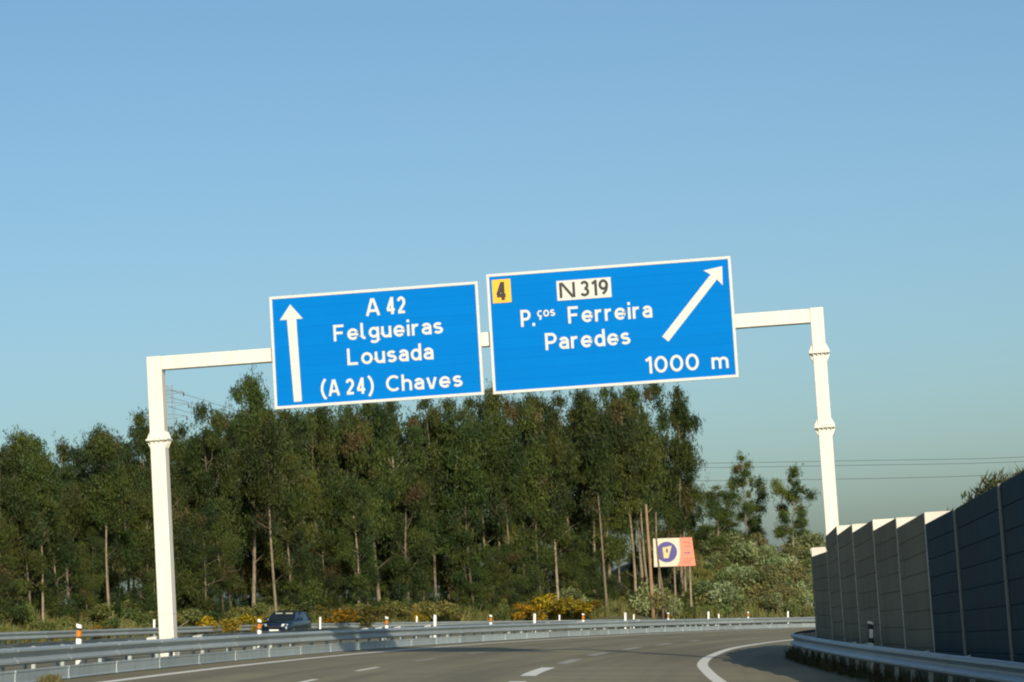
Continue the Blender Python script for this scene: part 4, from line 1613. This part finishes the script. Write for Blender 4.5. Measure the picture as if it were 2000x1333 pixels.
# the woods go on beyond both ends of the view: one far mass
fr = np.random.default_rng(77)
fc, frd, ft = [], [], []
for k in range(420):
    if fr.random() < .5:
        X, d = fr.uniform(-150, -46), fr.uniform(150, 300)
        if X / d > -.225:
            continue
    else:
        X, d = fr.uniform(46, 150), fr.uniform(215, 330)
        if X / d < .175:
            continue
    w = roadp(X, d)
    zt = fr.uniform(2.5, 10)
    for zz in np.arange(1.2, zt + .1, 2.2):
        fc.append((w.x + fr.normal(0, .8), w.y + fr.normal(0, .8), ground_z(w.x, w.y) + zz))
        frd.append(fr.uniform(1.3, 2.2))
        ft.append(np.array(GREENS[fr.integers(5)]) * fr.uniform(.8, 1.3))
fm = leaf_mesh('far_wood', fc, frd, [60] * len(fc), ft, MT['leaf'], (.75, .2), rng=fr, soft=True)
tag(link('far_wood', fm), 'mass of woodland continuing beyond both ends of the view', 'woodland', kind='stuff')

# rough grass (uncountable): verge behind the far rail, the bank, and a tuft at the median plate
def grass(name, pts, hts, tints, w=.03):
    rng = np.random.default_rng(5)
    n = len(pts)
    P = np.array(pts)
    Hh = np.array(hts)[:, None]
    a = rng.uniform(0, 6.28, n)
    sd = np.stack([np.cos(a), np.sin(a), np.zeros(n)], 1) * w
    ln = rng.normal(0, .28, (n, 3))
    ln[:, 2] = 1
    top = P + ln * Hh
    V = np.stack([P - sd, P + sd, top + sd * .25, top - sd * .25], 1).reshape(-1, 3).astype(np.float32)
    me = bpy.data.meshes.new(name)
    me.vertices.add(len(V))
    me.vertices.foreach_set('co', V.ravel())
    me.loops.add(n * 4)
    me.loops.foreach_set('vertex_index', np.arange(n * 4, dtype=np.int32))
    me.polygons.add(n)
    me.polygons.foreach_set('loop_start', np.arange(0, n * 4, 4, dtype=np.int32))
    T = np.array(tints)[rng.integers(len(tints), size=n)] * rng.uniform(.7, 1.3, (n, 1))
    T = np.concatenate([T, np.ones((n, 1))], 1).astype(np.float32)
    me.attributes.new('tint', 'FLOAT_COLOR', 'FACE').data.foreach_set('color', T.ravel())
    me.materials.append(MT['shrub'])
    me.update(calc_edges=True)
    return link(name, me)


rg = random.Random(3)
P, Hs = [], []
while len(P) < 42000:
    px = rg.uniform(-80, 1620)
    d = edge_d(px) + rg.uniform(-4.3, 4) if px < 1310 else edge_d(px) - 12 + rg.uniform(-6, 30)
    X = (px - 1000) / 5000 * d
    w = roadp(X, d)
    if far_x(d) - X < .45:
        continue
    patch = .5 + .5 * sin(X * 1.3 + d * .7) * sin(X * .37 - d * .9)
    P.append((w.x, w.y, ground_z(w.x, w.y) - .02))
    Hs.append(rg.uniform(.35, .75) + .6 * patch * rg.random())
o = grass('verge_grass', P, Hs, [(.095, .11, .03), (.13, .12, .038), (.08, .105, .026), (.19, .155, .06)])
tag(o, 'rough green and straw-coloured grass behind the far guardrail', 'grass', kind='stuff')
P, Hs = [], []  # dark weeds added partly in place of shade below the right rail
while len(P) < 6500:
    d = rg.uniform(28, 82)
    x0, x1 = interp(RAIL_R, d) - .22, interp(WALL_X, d) - .05
    x = rg.uniform(x0, x1)
    if .5 + .5 * sin(d * 1.9) * sin(d * .77 + 1) < rg.random() * .7:
        continue
    P.append(tuple(roadp(x, d, .01)))
    Hs.append(rg.uniform(.05, .16) + .22 * rg.random() ** 4)
o = grass('shade_weeds', P, Hs, [(.05, .058, .018), (.07, .065, .022), (.04, .05, .016)], .012)
tag(o, 'dark weeds standing in for shade under the right guardrail at the wall foot', 'weeds', kind='stuff')
P, Hs = [], []
for k in range(500):
    d = 47.6 + rg.gauss(0, .28)
    p = road_pt(d, -.93 + rg.gauss(0, .05))
    p = roadp(p.x, p.y, 0)
    P.append(tuple(p))
    Hs.append(rg.uniform(.05, .16))
o = grass('grass_tuft', P, Hs, [(.16, .14, .05), (.12, .12, .04)], .012)
tag(o, 'dry grass tuft at the foot of the median plate, bottom left corner', 'grass', kind='stuff')

# ------------------------------------------------------------------ billboard
def build_billboard():
    d = 209.0
    tl, br = at(1274, 1051, d), at(1357, 1107, d)
    W, Hh = 3.3, 2.3
    c = at(1313, 1079, d)
    zg = ground_z(c.x, c.y)
    o = root('billboard', Matrix.Translation((c.x, c.y, zg)) @ Matrix.Rotation(radians(-3.0), 4, 'Z') @ Matrix.Rotation(radians(1.5), 4, 'Y'), 'cream and salmon billboard with a dark blue disc at the edge of the wood', 'billboard')
    z0 = c.z - zg - Hh / 2
    z1 = z0 + Hh
    sp = .62
    m = MB()
    m.prism([(-W/2, z0), (W*.06, z0), (W*.125, z0 + Hh*.16), (W*.16, z0 + Hh*.45), (W*.145, z1), (-W/2, z1)], (0, 0, 0), (1, 0, 0), (0, 0, 1), (0, 1, 0), .08)
    link('cream_panel', m.mesh('cream_panel', MT['bb_cream']), o)
    m = MB()
    m.prism([(W*.06, z0), (W*.525, z0), (W*.455, z1), (W*.145, z1), (W*.16, z0 + Hh*.45), (W*.125, z0 + Hh*.16)], (0, 0.002, 0), (1, 0, 0), (0, 0, 1), (0, 1, 0), .08)
    link('salmon_panel', m.mesh('salmon_panel', MT['bb_pink']), o)
    cx, cz, rr = -W*.175, (z0 + z1) / 2 + .03, Hh*.365
    m = MB()
    m.prism([(cx + rr * cos(2*pi*k/32), cz + rr * sin(2*pi*k/32)) for k in range(32)], (0, -.012, 0), (1, 0, 0), (0, 0, 1), (0, 1, 0), .01)
    dsc = link('disc', m.mesh('disc', MT['bb_blue']), o)
    m = MB()
    m.prism([(cx - .34, cz + .36), (cx + .42, cz + .50), (cx + .12, cz - .5), (cx - .26, cz - .5)], (0, -.02, 0), (1, 0, 0), (0, 0, 1), (0, 1, 0), .007)
    link('emblem', m.mesh('emblem', MT['bb_gold']), dsc)
    m = MB()
    m.prism([(cx + .02 + .085 * cos(2*pi*k/12), cz + .12 + .2 * sin(2*pi*k/12)) for k in range(12)], (0, -.026, 0), (1, 0, 0), (0, 0, 1), (0, 1, 0), .005)
    link('emblem_hole', m.mesh('emblem_hole', MT['bb_blue']), dsc)
    az = z0 + Hh*.46
    m = MB()
    ax = W*.25
    m.prism([(ax, az - .035), (ax + .33, az - .035), (ax + .33, az - .10), (ax + .52, az), (ax + .33, az + .10), (ax + .33, az + .035), (ax, az + .035)], (0, -.012, 0), (1, 0, 0), (0, 0, 1), (0, 1, 0), .01)
    link('arrow', m.mesh('arrow', MT['bb_blue']), o)
    for (zc, w0, hh) in ((z0 + Hh*.83, .5, .13), (z0 + Hh*.69, .38, .12), (z0 + Hh*.25, .62, .10), (z0 + Hh*.17, .64, .08), (z0 + Hh*.10, .55, .08)):
        # blurred lines of small print, too far away to read: broken into word-like bars
        x = W*.315 - w0 / 2 + (.06 if zc < az else 0)
        m = MB()
        while x < W*.315 + w0 / 2:
            ww = random.uniform(.07, .15)
            m.box((x + ww / 2, -.004, zc), (ww, .008, hh * .75))
            x += ww + .025
        link('print_line', m.mesh('print_line', MT['bb_red']), o)
    for xx in (-W*.38, W*.0, W*.38):
        m = MB()
        m.box((xx, .16, (z1 - .3) / 2 - .1), (.14, .14, z1 - .1))
        link('leg', m.mesh('leg', MT['bark']), o)
    return o


build_billboard()

# ------------------------------------------------------------------ power lines and pylon
pyx = at(331, 752, 420)
zg = ground_z(pyx.x, 420)
HT = pyx.z - zg
py = root('pylon', Matrix.Translation((pyx.x, pyx.y, zg)) @ Matrix.Rotation(.5, 4, 'Z'), 'faint lattice power pylon rising above the trees beside the left gantry leg', 'pylon')
m = MB()


def leg_at(z, sx, sy):
    w = 2.6 * (1 - z / HT) + .35
    return Vector((sx * w, sy * w, z))


for sx in (-1, 1):
    for sy in (-1, 1):
        q = MB()
        q.tube([leg_at(z, sx, sy) for z in (0, HT * .5, HT)], .032, 5)
        link('leg', q.mesh('leg', MT['pylon']), py)
zs = list(np.linspace(0, HT, 12))
q = MB()
for z0, z1 in zip(zs, zs[1:]):
    for (a, b) in (((-1, -1), (1, -1)), ((1, -1), (1, 1)), ((1, 1), (-1, 1)), ((-1, 1), (-1, -1))):
        q.tube([leg_at(z0, *a), leg_at(z1, *b)], .013, 4)
        q.tube([leg_at(z0, *b), leg_at(z1, *a)], .013, 4)
link('bracing', q.mesh('bracing', MT['pylon']), py)['kind'] = 'stuff'
for zz, L in ((HT - 1.2, 2.4), (HT - 3.2, 3.2), (HT - 5.2, 2.8)):
    q = MB()
    q.tube([(-L, 0, zz), (0, 0, zz + .35), (L, 0, zz)], .05, 5)
    q.tube([(-L, 0, zz), (0, 0, zz - .4), (L, 0, zz)], .04, 5)
    arm = link('arm', q.mesh('arm', MT['pylon']), py)
    for sx in (-1, 1):
        q = MB()
        q.tube([(sx * L, 0, zz), (sx * L, 0, zz - .2), (sx * L, 0, zz - .7)], [.05, .14, .14], 6)
        link('insulator', q.mesh('insulator', MT['wire']), arm)
for tabp, lb in (([(331, 762), (700, 868), (1100, 905), (1345, 905.5), (1680, 900), (1988, 893.5), (2500, 862)], 'top power cable crossing the sky behind the right gantry leg'),
                 ([(331, 776), (700, 878), (1100, 914), (1345, 914), (1680, 909), (1980, 902.5), (2500, 872)], 'middle power cable crossing the sky behind the right gantry leg'),
                 ([(331, 795), (700, 900), (1100, 938), (1345, 939.5), (1680, 935.5), (1935, 928.5), (2500, 900)], 'lowest power cable crossing the sky behind the right gantry leg')):
    tb = smooth_tab(tabp, 30.0)
    P = [at(x, y, 420 - (x - 331) * .03) for x, y in tb]
    b0 = P[0].copy()
    q = MB()
    q.tube([p - b0 for p in P], .036, 5)
    o = link('power_line', q.mesh('power_line', MT['wire'], smooth=True), None, b0)
    tag(o, lb, 'power line', 'power cables strung from the pylon')
